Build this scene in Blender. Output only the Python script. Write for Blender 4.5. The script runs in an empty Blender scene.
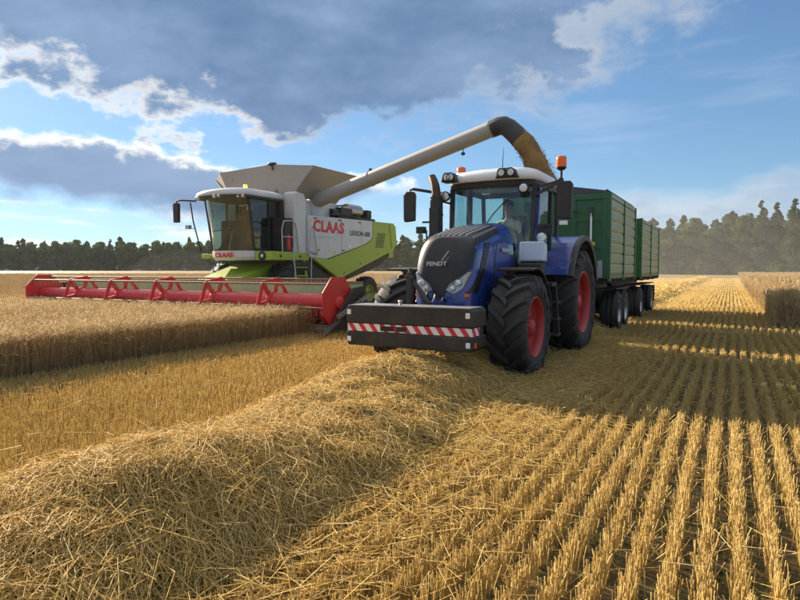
import bpy, bmesh, math, random
import numpy as np
from mathutils import Vector, Matrix, Euler
R = math.radians
random.seed(7)
HAZE = True
RNG = np.random.default_rng(11)
scene = bpy.context.scene
COL = scene.collection

# ------------------------------------------------------------------ camera
CAM_H, FOC, HORIZON = 1.65, 600.0, 269.0          # metres, focal length and horizon row in photograph pixels
YAW = math.atan(330.0 / 600.0)                    # the drilled rows (world +Y) vanish 330 px right of centre
PITCH = math.atan((300.0 - HORIZON) / FOC)
cam_d = bpy.data.cameras.new('camera')
cam = bpy.data.objects.new('camera', cam_d)
COL.objects.link(cam)
cam.location = (0, 0, CAM_H)
cam.rotation_euler = (math.pi / 2 - PITCH, 0, YAW)
cam_d.sensor_width = 36.0
cam_d.lens = 36.0 * FOC / 800.0
cam_d.clip_start = 0.05
cam_d.clip_end = 4000.0
scene.camera = cam

# ------------------------------------------------------------------ sun and sky
SUN_DIR = Vector((-0.945, 0.32, 0.0)).normalized() # towards the sun, on the ground
SUN_EL = R(22.5)
sun_vec = Vector((SUN_DIR.x * math.cos(SUN_EL), SUN_DIR.y * math.cos(SUN_EL), math.sin(SUN_EL)))
sd = bpy.data.lights.new('sun', 'SUN')
sd.energy = 5.0
sd.angle = R(0.6)
sd.color = (1.0, 0.86, 0.68)
sun = bpy.data.objects.new('sun', sd)
COL.objects.link(sun)
sun.rotation_euler = sun_vec.to_track_quat('Z', 'Y').to_euler()

scene.view_settings.view_transform = 'Standard'
scene.view_settings.look = 'None'
scene.view_settings.gamma = 1.0
scene.view_settings.use_curve_mapping = False
scene.view_settings.exposure = 1.42
scene.cycles.use_denoising = True
scene.cycles.max_bounces = 8
scene.cycles.transparent_max_bounces = 16
scene.cycles.volume_bounces = 0

world = bpy.data.worlds.new('World')
scene.world = world
world.use_nodes = True
W = world.node_tree
W.nodes.clear()

def wn(kind, **kw):
    n = W.nodes.new(kind)
    for k, v in kw.items():
        setattr(n, k, v)
    return n

def setin(tree, sock, v):
    if isinstance(v, bpy.types.NodeSocket):
        tree.links.new(v, sock)
    else:
        sock.default_value = v

def wm(op, a, b=None, c=None, clamp=False):
    n = wn('ShaderNodeMath', operation=op)
    n.use_clamp = clamp
    for i, v in enumerate((a, b, c)):
        if v is not None:
            setin(W, n.inputs[i], v)
    return n.outputs[0]

def wstep(v, lo, hi):
    n = wn('ShaderNodeMapRange', interpolation_type='SMOOTHSTEP')
    setin(W, n.inputs['Value'], v)
    n.inputs['From Min'].default_value = lo
    n.inputs['From Max'].default_value = hi
    return n.outputs['Result']

def wmix(f, a, b):
    n = wn('ShaderNodeMix', data_type='RGBA')
    setin(W, n.inputs['Factor'], f)
    for s, v in ((n.inputs[6], a), (n.inputs[7], b)):
        if isinstance(v, tuple):
            v = (*v, 1.0)
        setin(W, s, v)
    return n.outputs[2]

def ae(px, py):                                   # a photograph pixel as bearing from the view axis and elevation (degrees)
    a = math.atan((px - 400) / FOC)
    return math.degrees(a), math.degrees(math.atan((HORIZON - py) / FOC * math.cos(a)))

def wcurve(bearing, pts):                         # elevation of a cloud edge over the bearing, -70..70 deg -> 0..40 deg
    n = wn('ShaderNodeFloatCurve')
    c = n.mapping.curves[0]
    pts = [((a + 70) / 140, e / 40) for a, e in pts]
    c.points[0].location = pts[0]
    c.points[1].location = pts[-1]
    for p in pts[1:-1]:
        c.points.new(*p)
    for p in c.points:
        p.handle_type = 'VECTOR'
    n.mapping.update()
    f = wm('MULTIPLY_ADD', bearing, 1 / 140, 0.5, clamp=True)
    W.links.new(f, n.inputs['Value'])
    return wm('MULTIPLY', n.outputs[0], 40.0)

tc = wn('ShaderNodeTexCoord')
sep = wn('ShaderNodeSeparateXYZ')
W.links.new(tc.outputs['Generated'], sep.inputs[0])
rot_x = wm('ADD', wm('MULTIPLY', sep.outputs[0], math.cos(YAW)), wm('MULTIPLY', sep.outputs[1], math.sin(YAW)))
rot_y = wm('ADD', wm('MULTIPLY', sep.outputs[0], -math.sin(YAW)), wm('MULTIPLY', sep.outputs[1], math.cos(YAW)))
AZ = wm('MULTIPLY', wm('ARCTAN2', rot_x, rot_y), 180 / math.pi)
EL = wm('MULTIPLY', wm('ARCSINE', sep.outputs[2]), 180 / math.pi)

def wnoise(sx, sy, off=0.0, detail=7.0, rough=0.58, distort=0.0):
    c = wn('ShaderNodeCombineXYZ')
    W.links.new(wm('MULTIPLY', AZ, 1 / sx), c.inputs[0])
    W.links.new(wm('MULTIPLY', EL, 1 / sy), c.inputs[1])
    c.inputs[2].default_value = off
    n = wn('ShaderNodeTexNoise', noise_dimensions='3D')
    n.inputs['Scale'].default_value = 1.0
    n.inputs['Detail'].default_value = detail
    n.inputs['Roughness'].default_value = rough
    n.inputs['Distortion'].default_value = distort
    W.links.new(c.outputs[0], n.inputs['Vector'])
    return wm('SUBTRACT', n.outputs[0], 0.5)

sky = wn('ShaderNodeTexSky', sky_type='NISHITA')
sky.sun_disc = False
sky.sun_elevation = SUN_EL
sky.sun_rotation = math.atan2(SUN_DIR.x, SUN_DIR.y)
sky.altitude = 100.0
sky.air_density = 1.0
sky.dust_density = 0.15
sky.ozone_density = 1.6
CK = 0.66
SK = 0.067                                          # background strength; cloud colours are divided by it
def ck(r, g, b):
    return (r * CK / SK, g * CK / SK, b * CK / SK)

nA = wnoise(9.0, 6.0, 0.0, detail=7.0, rough=0.55)
nB = wnoise(4.0, 2.6, 3.7, detail=7.0, rough=0.6)
nC = wnoise(22.0, 9.0, 8.1, detail=5)
nD = wnoise(14.0, 1.6, 5.3, detail=6)

# the great dark bank overhead: everything above its ragged lower edge
c1 = wcurve(AZ, [(-70, 14)] + [ae(*p) for p in ((-40, 88), (0, 90), (55, 96), (90, 106), (140, 120), (190, 126), (235, 144),
     (280, 162), (318, 152), (350, 142), (420, 140), (500, 124), (560, 112), (610, 96), (660, 72), (700, 44), (740, 8))] + [(31, 30), (40, 37), (70, 40)])
d1 = wm('ADD', wm('SUBTRACT', EL, c1), wm('ADD', wm('MULTIPLY', nA, 15.0), wm('MULTIPLY', nB, 9.0)))
right_side = wstep(AZ, -2.0, 18.0)
mid_side = wstep(AZ, -12.0, -2.0)
cov1 = wstep(wm('DIVIDE', wm('ADD', d1, 0.35), wm('MULTIPLY_ADD', mid_side, 2.4, 1.9)), 0.0, 1.0)
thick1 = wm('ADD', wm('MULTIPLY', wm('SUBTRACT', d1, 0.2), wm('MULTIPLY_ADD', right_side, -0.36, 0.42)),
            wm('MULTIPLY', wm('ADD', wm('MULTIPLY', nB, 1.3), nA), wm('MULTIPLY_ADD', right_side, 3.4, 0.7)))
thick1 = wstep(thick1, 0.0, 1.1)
# overhead, out of view, pale cloud is added to brighten the shade below
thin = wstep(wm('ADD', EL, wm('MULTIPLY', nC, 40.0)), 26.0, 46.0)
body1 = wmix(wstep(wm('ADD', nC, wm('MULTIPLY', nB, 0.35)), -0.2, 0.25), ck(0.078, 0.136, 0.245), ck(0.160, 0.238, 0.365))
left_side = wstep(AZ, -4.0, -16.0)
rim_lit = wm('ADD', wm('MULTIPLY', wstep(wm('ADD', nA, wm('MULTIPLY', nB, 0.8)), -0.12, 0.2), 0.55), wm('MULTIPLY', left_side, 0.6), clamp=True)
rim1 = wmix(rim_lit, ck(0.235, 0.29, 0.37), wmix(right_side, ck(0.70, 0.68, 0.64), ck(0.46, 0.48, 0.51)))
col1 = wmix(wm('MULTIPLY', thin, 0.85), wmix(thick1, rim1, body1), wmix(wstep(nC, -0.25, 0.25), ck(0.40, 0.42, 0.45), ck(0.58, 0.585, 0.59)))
# a break in the bank at the far upper left
hole = wm('MULTIPLY', wstep(wm('ADD', AZ, wm('MULTIPLY', nA, 14.0)), -32.5, -36.0), wstep(EL, 13.5, 16.0))
hole = wm('MULTIPLY', hole, wstep(AZ, -75.0, -60.0))
col1 = wmix(wm('MULTIPLY', hole, 0.75), col1, ck(0.75, 0.78, 0.82))

# the lower dark bank on the left with its bright upper rim
c2 = wcurve(AZ, [(-70, 12.5)] + [ae(*p) for p in ((-40, 122), (0, 126), (60, 132), (110, 144), (160, 156), (215, 166), (300, 168), (360, 172), (420, 190))] + [(10, 3), (70, 0)])
c3 = wcurve(AZ, [(-70, 4.6)] + [ae(*p) for p in ((-40, 190), (0, 193), (60, 198), (115, 213), (180, 226), (260, 230), (330, 210), (420, 190))] + [(10, 3.4), (70, 0.5)])
e2 = wm('ADD', wm('MULTIPLY', nA, 5.0), wm('MULTIPLY', nB, 4.0))
top2 = wm('ADD', wm('SUBTRACT', c2, EL), e2)
bot2 = wm('ADD', wm('SUBTRACT', EL, c3), wm('MULTIPLY', nA, 7.0))
cov2 = wm('MULTIPLY', wstep(top2, -0.25, 0.8), wstep(bot2, -0.4, 1.6))
col2 = wmix(wstep(top2, 0.25, 1.3), ck(0.72, 0.70, 0.65), wmix(wstep(nC, -0.2, 0.25), ck(0.13, 0.195, 0.31), ck(0.21, 0.285, 0.41)))

# low bank on the right above the wood, soft and grey
c4 = wcurve(AZ, [(-70, 0), (8, 2)] + [ae(*p) for p in ((560, 202), (600, 186), (660, 190), (715, 192), (760, 174), (800, 162), (860, 152))] + [(70, 11)])
d4 = wm('ADD', wm('SUBTRACT', c4, EL), wm('ADD', wm('MULTIPLY', nA, 5.0), wm('MULTIPLY', nB, 3.0)))
cov4 = wm('MULTIPLY', wstep(d4, -0.2, 2.0), 0.70)
col4 = wmix(wstep(wm('ADD', d4, wm('MULTIPLY', nB, 4.0)), 0.3, 2.6), ck(0.40, 0.43, 0.48), ck(0.25, 0.31, 0.40))

# thin streaks low over the horizon and faint veils higher up
streak = wm('MULTIPLY', wstep(wm('ADD', nD, wm('MULTIPLY', nB, 0.35)), -0.02, 0.16), wstep(EL, 9.0, 4.0))
streak = wm('MULTIPLY', streak, wm('MULTIPLY_ADD', wstep(AZ, 0.0, -15.0), 0.75, 0.12))
veil = wm('MULTIPLY', wstep(wm('ADD', nD, wm('MULTIPLY', nC, 0.8)), 0.0, 0.35), 0.22)

# a hazy sky is less steep towards the sun than a clear one: soften the brightest part of the gradient
soft = wn('ShaderNodeVectorMath', operation='DIVIDE')
den = wn('ShaderNodeVectorMath', operation='MULTIPLY_ADD')
W.links.new(sky.outputs[0], den.inputs[0])
den.inputs[1].default_value = (0.085, 0.065, 0.045)
den.inputs[2].default_value = (1.0, 1.0, 1.0)
W.links.new(sky.outputs[0], soft.inputs[0])
W.links.new(den.outputs[0], soft.inputs[1])
tint = wn('ShaderNodeVectorMath', operation='MULTIPLY')
W.links.new(soft.outputs[0], tint.inputs[0])
tint.inputs[1].default_value = (0.62, 0.80, 0.94)
col = wmix(veil, tint.outputs[0], ck(0.42, 0.47, 0.55))
col = wmix(streak, col, ck(0.60, 0.61, 0.61))
col = wmix(cov4, col, col4)
col = wmix(cov2, col, col2)
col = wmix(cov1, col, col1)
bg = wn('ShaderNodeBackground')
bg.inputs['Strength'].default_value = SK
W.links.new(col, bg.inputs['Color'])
wo = wn('ShaderNodeOutputWorld')
W.links.new(bg.outputs[0], wo.inputs['Surface'])
world.cycles.sampling_method = 'MANUAL'
world.cycles.sample_map_resolution = 1024

# ------------------------------------------------------------------ materials
MATS = {}
def nodes_of(m):
    m.use_nodes = True
    t = m.node_tree
    return t, t.nodes['Principled BSDF'], t.nodes['Material Output']

def mat(name, col, rough=0.5, metal=0.0, var=0.12, scale=6.0, dust=0.0, dust_col=(0.34, 0.26, 0.15), bump=0.0, bump_scale=60.0, coat=0.0, spec=0.5):
    m = bpy.data.materials.new(name)
    t, p, out = nodes_of(m)
    N, L = t.nodes, t.links
    tcn = N.new('ShaderNodeTexCoord')
    n1 = N.new('ShaderNodeTexNoise'); n1.inputs['Scale'].default_value = scale; n1.inputs['Detail'].default_value = 6
    L.new(tcn.outputs['Object'], n1.inputs['Vector'])
    mx = N.new('ShaderNodeMix'); mx.data_type = 'RGBA'
    mx.inputs[6].default_value = (*[c * (1 - var) for c in col], 1)
    mx.inputs[7].default_value = (*[min(1, c * (1 + var)) for c in col], 1)
    L.new(n1.outputs[0], mx.inputs['Factor'])
    last = mx.outputs[2]
    rr = N.new('ShaderNodeMapRange')
    rr.inputs['To Min'].default_value = max(0.02, rough - 0.08); rr.inputs['To Max'].default_value = min(1, rough + 0.10)
    L.new(n1.outputs[0], rr.inputs['Value'])
    lr = rr.outputs[0]
    if dust > 0:
        n2 = N.new('ShaderNodeTexNoise'); n2.inputs['Scale'].default_value = 2.3; n2.inputs['Detail'].default_value = 9; n2.inputs['Roughness'].default_value = 0.7
        L.new(tcn.outputs['Object'], n2.inputs['Vector'])
        geo = N.new('ShaderNodeNewGeometry'); sp = N.new('ShaderNodeSeparateXYZ'); L.new(geo.outputs['Normal'], sp.inputs[0])
        up = N.new('ShaderNodeMapRange'); up.inputs['From Min'].default_value = -0.2; up.inputs['From Max'].default_value = 1.0
        up.inputs['To Min'].default_value = 0.35; up.inputs['To Max'].default_value = 1.0
        L.new(sp.outputs[2], up.inputs['Value'])
        m1 = N.new('ShaderNodeMapRange'); m1.inputs['From Min'].default_value = 0.35; m1.inputs['From Max'].default_value = 0.75
        L.new(n2.outputs[0], m1.inputs['Value'])
        mu = N.new('ShaderNodeMath'); mu.operation = 'MULTIPLY'; L.new(up.outputs[0], mu.inputs[0]); L.new(m1.outputs[0], mu.inputs[1])
        mv = N.new('ShaderNodeMath'); mv.operation = 'MULTIPLY'; mv.use_clamp = True; L.new(mu.outputs[0], mv.inputs[0]); mv.inputs[1].default_value = dust
        md = N.new('ShaderNodeMix'); md.data_type = 'RGBA'; L.new(mv.outputs[0], md.inputs['Factor']); L.new(last, md.inputs[6]); md.inputs[7].default_value = (*dust_col, 1)
        last = md.outputs[2]
        mr = N.new('ShaderNodeMix'); mr.data_type = 'FLOAT'; L.new(mv.outputs[0], mr.inputs['Factor']); L.new(lr, mr.inputs[2]); mr.inputs[3].default_value = 0.9
        lr = mr.outputs[0]
    L.new(last, p.inputs['Base Color']); L.new(lr, p.inputs['Roughness'])
    p.inputs['Metallic'].default_value = metal
    p.inputs['Specular IOR Level'].default_value = spec
    p.inputs['Coat Weight'].default_value = coat
    p.inputs['Coat Roughness'].default_value = 0.08
    if bump > 0:
        n3 = N.new('ShaderNodeTexNoise'); n3.inputs['Scale'].default_value = bump_scale; n3.inputs['Detail'].default_value = 4
        L.new(tcn.outputs['Object'], n3.inputs['Vector'])
        b = N.new('ShaderNodeBump'); b.inputs['Strength'].default_value = bump; b.inputs['Distance'].default_value = 0.02
        L.new(n3.outputs[0], b.inputs['Height']); L.new(b.outputs[0], p.inputs['Normal'])
    MATS[name] = m
    return m

def glass(name, tint, rough=0.02, dirt=0.12):
    m = bpy.data.materials.new(name)
    t, p, out = nodes_of(m)
    N, L = t.nodes, t.links
    N.remove(p)
    tr = N.new('ShaderNodeBsdfTransparent'); tr.inputs[0].default_value = (*tint, 1)
    gl = N.new('ShaderNodeBsdfGlossy'); gl.inputs['Roughness'].default_value = rough; gl.inputs[0].default_value = (0.9, 0.95, 1, 1)
    df = N.new('ShaderNodeBsdfDiffuse'); df.inputs[0].default_value = (0.36, 0.40, 0.37, 1)
    geo = N.new('ShaderNodeNewGeometry')
    dt = N.new('ShaderNodeVectorMath'); dt.operation = 'DOT_PRODUCT'; L.new(geo.outputs['Normal'], dt.inputs[0]); L.new(geo.outputs['Incoming'], dt.inputs[1])
    ab = N.new('ShaderNodeMath'); ab.operation = 'ABSOLUTE'; L.new(dt.outputs['Value'], ab.inputs[0])
    om = N.new('ShaderNodeMath'); om.operation = 'SUBTRACT'; om.inputs[0].default_value = 1.0; L.new(ab.outputs[0], om.inputs[1])
    pw = N.new('ShaderNodeMath'); pw.operation = 'POWER'; L.new(om.outputs[0], pw.inputs[0]); pw.inputs[1].default_value = 5.0
    fr = N.new('ShaderNodeMath'); fr.operation = 'MULTIPLY_ADD'; L.new(pw.outputs[0], fr.inputs[0]); fr.inputs[1].default_value = 0.92; fr.inputs[2].default_value = 0.07
    mi = N.new('ShaderNodeMixShader'); L.new(fr.outputs[0], mi.inputs[0]); L.new(tr.outputs[0], mi.inputs[1]); L.new(gl.outputs[0], mi.inputs[2])
    tcn = N.new('ShaderNodeTexCoord'); n = N.new('ShaderNodeTexNoise'); n.inputs['Scale'].default_value = 3; n.inputs['Detail'].default_value = 9; n.inputs['Roughness'].default_value = .7
    L.new(tcn.outputs['Object'], n.inputs['Vector'])
    mp = N.new('ShaderNodeMapRange'); mp.inputs['From Min'].default_value = .4; mp.inputs['From Max'].default_value = .8; mp.inputs['To Max'].default_value = dirt
    L.new(n.outputs[0], mp.inputs['Value'])
    m2 = N.new('ShaderNodeMixShader'); L.new(mp.outputs[0], m2.inputs[0]); L.new(mi.outputs[0], m2.inputs[1]); L.new(df.outputs[0], m2.inputs[2])
    L.new(m2.outputs[0], out.inputs['Surface'])
    MATS[name] = m
    return m

def straw_mat(name, cols, trans=0.35, rough=0.6, attr=True):
    """dry plant matter: colour varies from stalk to stalk (attribute 'tone'), some light shines through"""
    m = bpy.data.materials.new(name)
    t, p, out = nodes_of(m)
    N, L = t.nodes, t.links
    N.remove(p)
    at = N.new('ShaderNodeAttribute'); at.attribute_name = 'tone'
    rp = N.new('ShaderNodeValToRGB')
    e = rp.color_ramp.elements
    e[0].color = (*cols[0], 1); e[1].color = (*cols[-1], 1)
    for i, c in enumerate(cols[1:-1]):
        k = e.new((i + 1) / (len(cols) - 1)); k.color = (*c, 1)
    L.new(at.outputs['Fac'], rp.inputs[0])
    d = N.new('ShaderNodeBsdfPrincipled'); d.inputs['Roughness'].default_value = rough; d.inputs['Specular IOR Level'].default_value = 0.12
    L.new(rp.outputs[0], d.inputs['Base Color'])
    tr = N.new('ShaderNodeBsdfTranslucent'); L.new(rp.outputs[0], tr.inputs[0])
    mi = N.new('ShaderNodeMixShader'); mi.inputs[0].default_value = trans
    L.new(d.outputs[0], mi.inputs[1]); L.new(tr.outputs[0], mi.inputs[2]); L.new(mi.outputs[0], out.inputs['Surface'])
    MATS[name] = m
    return m

def emit(name, col, strength, base=(0.8, 0.3, 0.05)):
    m = mat(name, base, 0.3)
    p = m.node_tree.nodes['Principled BSDF']
    p.inputs['Emission Color'].default_value = (*col, 1); p.inputs['Emission Strength'].default_value = strength
    return m

mat('blue_paint', (0.010, 0.042, 0.26), 0.24, var=0.10, dust=0.24, coat=0.6)
mat('black_plastic', (0.016, 0.016, 0.017), 0.5, var=0.25, dust=0.25, bump=0.1)
mat('grille_black', (0.010, 0.010, 0.011), 0.38, var=0.2, dust=0.14)
mat('grey_rib', (0.20, 0.205, 0.215), 0.42, var=0.15, dust=0.2)
mat('tyre_rubber', (0.020, 0.020, 0.021), 0.72, var=0.3, dust=0.45, dust_col=(0.15, 0.115, 0.07), bump=0.25)
mat('rim_red', (0.40, 0.022, 0.028), 0.42, var=0.12, dust=0.28)
mat('iron_dark', (0.035, 0.035, 0.036), 0.55, metal=0.3, var=0.3, dust=0.3)
mat('weight_black', (0.014, 0.0145, 0.016), 0.42, var=0.3, dust=0.30, bump=0.2, bump_scale=25)
mat('steel', (0.42, 0.42, 0.43), 0.35, metal=0.8, var=0.15, dust=0.2)
mat('chrome', (0.75, 0.76, 0.78), 0.12, metal=1.0, var=0.05)
mat('white_paint', (0.72, 0.73, 0.74), 0.35, var=0.06, dust=0.16, coat=0.3)
mat('silver_text', (0.55, 0.53, 0.50), 0.35, metal=0.6, var=0.1)
mat('exhaust_rust', (0.10, 0.055, 0.035), 0.6, metal=0.5, var=0.35)
mat('lamp_glass', (0.66, 0.68, 0.70), 0.10, metal=0.35, var=0.2)
mat('orange_lens', (0.85, 0.15, 0.012), 0.2, var=0.15)
mat('orange_lens_dim', (0.75, 0.20, 0.02), 0.3, var=0.15)
mat('tank_sky_sheen', (0.52, 0.60, 0.72), 0.22, var=0.05, coat=0.3)  # the sky's reflection on the tank is put into this pale blue
mat('cab_lining', (0.06, 0.085, 0.075), 0.8, var=0.2)
mat('seat_fabric', (0.03, 0.03, 0.032), 0.85, var=0.3)
mat('mirror_face', (0.82, 0.85, 0.88), 0.06, metal=1.0, var=0.03)
mat('reflector_white', (0.85, 0.85, 0.82), 0.4, var=0.1)
mat('combine_white', (0.58, 0.585, 0.60), 0.38, var=0.08, dust=0.36)
mat('combine_lime', (0.29, 0.40, 0.030), 0.38, var=0.10, dust=0.40)
mat('combine_red', (0.58, 0.030, 0.034), 0.40, var=0.16, dust=0.35, dust_col=(0.56, 0.22, 0.17))
mat('tine_brown', (0.22, 0.155, 0.09), 0.6, var=0.3)
mat('header_green', (0.33, 0.52, 0.27), 0.55, var=0.12, dust=0.10)
mat('tank_tan', (0.33, 0.285, 0.235), 0.5, var=0.12, dust=0.4)
mat('spout_grey', (0.36, 0.355, 0.345), 0.42, var=0.08, dust=0.45)
mat('rubber_black', (0.022, 0.022, 0.024), 0.6, var=0.3, dust=0.2)
mat('logo_red', (0.62, 0.022, 0.025), 0.4, var=0.05)
mat('logo_black', (0.03, 0.03, 0.03), 0.4, var=0.05)
mat('extinguisher_red', (0.62, 0.02, 0.02), 0.3, var=0.05)
mat('trailer_green', (0.014, 0.105, 0.034), 0.40, var=0.22, dust=0.26)
mat('trailer_board', (0.15, 0.22, 0.085), 0.28, var=0.16, dust=1.4, dust_col=(0.56, 0.54, 0.33))  # dust tone paled so that it also stands for light reflected off the field
mat('tarp_slate', (0.055, 0.065, 0.075), 0.7, var=0.2, dust=0.1)
mat('yellow_paint', (0.75, 0.50, 0.02), 0.5, var=0.1)
mat('skin', (0.42, 0.23, 0.15), 0.55, var=0.08)
mat('shirt_cream', (0.80, 0.72, 0.58), 0.85, var=0.1)
mat('hair_dark', (0.03, 0.02, 0.014), 0.8, var=0.2)
mat('trousers_blue', (0.04, 0.05, 0.09), 0.9, var=0.2)
glass('cab_glass', (0.58, 0.75, 0.74), dirt=0.08)
glass('combine_glass', (0.56, 0.76, 0.68), dirt=0.12)
glass('door_glass', (0.20, 0.27, 0.25), dirt=0.15)
emit('beacon_lit', (1.0, 0.28, 0.02), 1.3)
M = MATS

def stripes_mat():
    m = mat('hazard_stripes', (0.8, 0.8, 0.8), 0.45)
    t, p, out = nodes_of(m)
    N, L = t.nodes, t.links
    tcn = N.new('ShaderNodeTexCoord'); sp = N.new('ShaderNodeSeparateXYZ'); L.new(tcn.outputs['Object'], sp.inputs[0])
    a = N.new('ShaderNodeMath'); a.operation = 'ADD'; L.new(sp.outputs[0], a.inputs[0]); L.new(sp.outputs[1], a.inputs[1])
    b = N.new('ShaderNodeMath'); b.operation = 'MULTIPLY_ADD'; L.new(sp.outputs[2], b.inputs[0]); b.inputs[1].default_value = 0.75; L.new(a.outputs[0], b.inputs[2])
    c = N.new('ShaderNodeMath'); c.operation = 'MULTIPLY'; L.new(b.outputs[0], c.inputs[0]); c.inputs[1].default_value = 1 / 0.178
    d = N.new('ShaderNodeMath'); d.operation = 'FRACT'; L.new(c.outputs[0], d.inputs[0])
    e = N.new('ShaderNodeMath'); e.operation = 'GREATER_THAN'; L.new(d.outputs[0], e.inputs[0]); e.inputs[1].default_value = 0.52
    mx = N.new('ShaderNodeMix'); mx.data_type = 'RGBA'; L.new(e.outputs[0], mx.inputs['Factor'])
    mx.inputs[6].default_value = (0.78, 0.76, 0.74, 1); mx.inputs[7].default_value = (0.62, 0.035, 0.04, 1)
    L.new(mx.outputs[2], p.inputs['Base Color'])
stripes_mat()

# ------------------------------------------------------------------ mesh helpers
class MB:
    """collects shapes and links them as one mesh object"""
    def __init__(s):
        s.v, s.f, s.sm = [], [], []
    def add(s, vs, fs, smooth=False):
        o = len(s.v)
        s.v += [tuple(v) for v in vs]
        s.f += [tuple(i + o for i in f) for f in fs]
        s.sm += [smooth] * len(fs)
        return s
    def box(s, c, d, rot=None):
        x, y, z = d[0] / 2, d[1] / 2, d[2] / 2
        vs = [Vector(p) for p in ((-x,-y,-z),(x,-y,-z),(x,y,-z),(-x,y,-z),(-x,-y,z),(x,-y,z),(x,y,z),(-x,y,z))]
        if rot is not None:
            mtx = Euler(rot).to_matrix(); vs = [mtx @ v for v in vs]
        vs = [v + Vector(c) for v in vs]
        return s.add(vs, [(3,2,1,0),(4,5,6,7),(0,1,5,4),(1,2,6,5),(2,3,7,6),(3,0,4,7)])
    def bx(s, x0, x1, y0, y1, z0, z1):
        return s.box(((x0+x1)/2, (y0+y1)/2, (z0+z1)/2), (abs(x1-x0), abs(y1-y0), abs(z1-z0)))
    def bar(s, a, b, w, h, up=(0, 0, 1)):
        a, b = Vector(a), Vector(b)
        d = (b - a).normalized(); u = Vector(up)
        sx = d.cross(u)
        if sx.length < 1e-4: sx = d.cross(Vector((1, 0, 0)))
        sx.normalize(); uz = sx.cross(d).normalized()
        vs = []
        for p in (a, b):
            for (i, j) in ((-1,-1),(1,-1),(1,1),(-1,1)):
                vs.append(p + sx * (w/2*i) + uz * (h/2*j))
        return s.add(vs, [(3,2,1,0),(4,5,6,7),(0,1,5,4),(1,2,6,5),(2,3,7,6),(3,0,4,7)])
    def tube(s, pts, r, n=10, caps=True):
        pts = [Vector(p) for p in pts]
        rs = r if isinstance(r, (list, tuple)) else [r] * len(pts)
        d0 = (pts[1] - pts[0]).normalized()
        u = d0.orthogonal().normalized()
        vs, fs = [], []
        prev = d0
        for i, p in enumerate(pts):
            if i == 0: d = d0
            elif i == len(pts) - 1: d = (pts[i] - pts[i-1]).normalized()
            else: d = ((pts[i+1] - pts[i]).normalized() + (pts[i] - pts[i-1]).normalized()).normalized()
            q = prev.rotation_difference(d); u = q @ u; prev = d
            w = d.cross(u)
            for k in range(n):
                a = 2 * math.pi * k / n
                vs.append(p + (u * math.cos(a) + w * math.sin(a)) * rs[i])
        for i in range(len(pts) - 1):
            for k in range(n):
                k2 = (k + 1) % n
                fs.append((i*n+k, i*n+k2, (i+1)*n+k2, (i+1)*n+k))
        s.add(vs, fs, True)
        if caps:
            s.add(vs[:n], [tuple(range(n-1, -1, -1))]); s.add(vs[-n:], [tuple(range(n))])
        return s
    def cyl(s, a, b, r, n=20):
        return s.tube([a, b], r, n)
    def prism(s, outline, a, b, axis='x'):
        """outline of (p, q) points pushed from a to b along an axis; x: (y, z), y: (x, z), z: (x, y)"""
        f = {'x': lambda p, q, t: (t, p, q), 'y': lambda p, q, t: (p, t, q), 'z': lambda p, q, t: (p, q, t)}[axis]
        n = len(outline)
        vs = [f(p, q, a) for p, q in outline] + [f(p, q, b) for p, q in outline]
        fs = [tuple(range(n-1, -1, -1)), tuple(range(n, 2*n))] + [(i, (i+1) % n, n + (i+1) % n, n + i) for i in range(n)]
        return s.add(vs, fs)
    def loft(s, rings, caps=True, smooth=True, close=True):
        n = len(rings[0]); vs = [p for r in rings for p in r]; fs = []
        for i in range(len(rings) - 1):
            for k in range(n if close else n - 1):
                k2 = (k + 1) % n
                fs.append((i*n+k, i*n+k2, (i+1)*n+k2, (i+1)*n+k))
        s.add(vs, fs, smooth)
        if caps and close:
            s.add(rings[0], [tuple(range(n-1, -1, -1))]); s.add(rings[-1], [tuple(range(n))])
        return s
    def band(s, outer, inner, a, b):
        """curved strip between two (y, z) arcs of equal length, from x = a to x = b"""
        rings = [[(a, *o), (b, *o), (b, *i), (a, *i)] for o, i in zip(outer, inner)]
        return s.loft(rings, smooth=False)
    def lathe(s, prof, c=(0, 0, 0), axis='x', n=32, closed=False):
        """profile of (along axis, radius)"""
        vs, fs = [], []
        for a, r in prof:
            for k in range(n):
                t = 2 * math.pi * k / n
                p, q = r * math.cos(t), r * math.sin(t)
                v = {'x': (a, p, q), 'y': (p, a, q), 'z': (p, q, a)}[axis]
                vs.append((v[0]+c[0], v[1]+c[1], v[2]+c[2]))
        m = len(prof)
        for i in range(m if closed else m - 1):
            j = (i + 1) % m
            for k in range(n):
                k2 = (k + 1) % n
                fs.append((i*n+k, i*n+k2, j*n+k2, j*n+k))
        return s.add(vs, fs, True)
    def ball(s, c, r, n=10, m=6):
        rx, ry, rz = r if isinstance(r, (tuple, list)) else (r, r, r)
        prof = [(-math.cos(math.pi*i/m), max(1e-4, math.sin(math.pi*i/m))) for i in range(m+1)]
        vs, fs = [], []
        for a, rr in prof:
            for k in range(n):
                t = 2*math.pi*k/n
                vs.append((c[0]+rr*math.cos(t)*rx, c[1]+rr*math.sin(t)*ry, c[2]+a*rz))
        for i in range(m):
            for k in range(n):
                k2 = (k+1) % n
                fs.append((i*n+k, i*n+k2, (i+1)*n+k2, (i+1)*n+k))
        return s.add(vs, fs, True)
    def quad(s, a, b, c, d, thick=0.0):
        if thick == 0:
            return s.add([a, b, c, d], [(0, 1, 2, 3)])
        A = [Vector(p) for p in (a, b, c, d)]
        n = (A[1]-A[0]).cross(A[3]-A[0]).normalized() * thick
        return s.add(A + [p - n for p in A], [(0,1,2,3),(7,6,5,4),(1,0,4,5),(2,1,5,6),(3,2,6,7),(0,3,7,4)])
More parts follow.
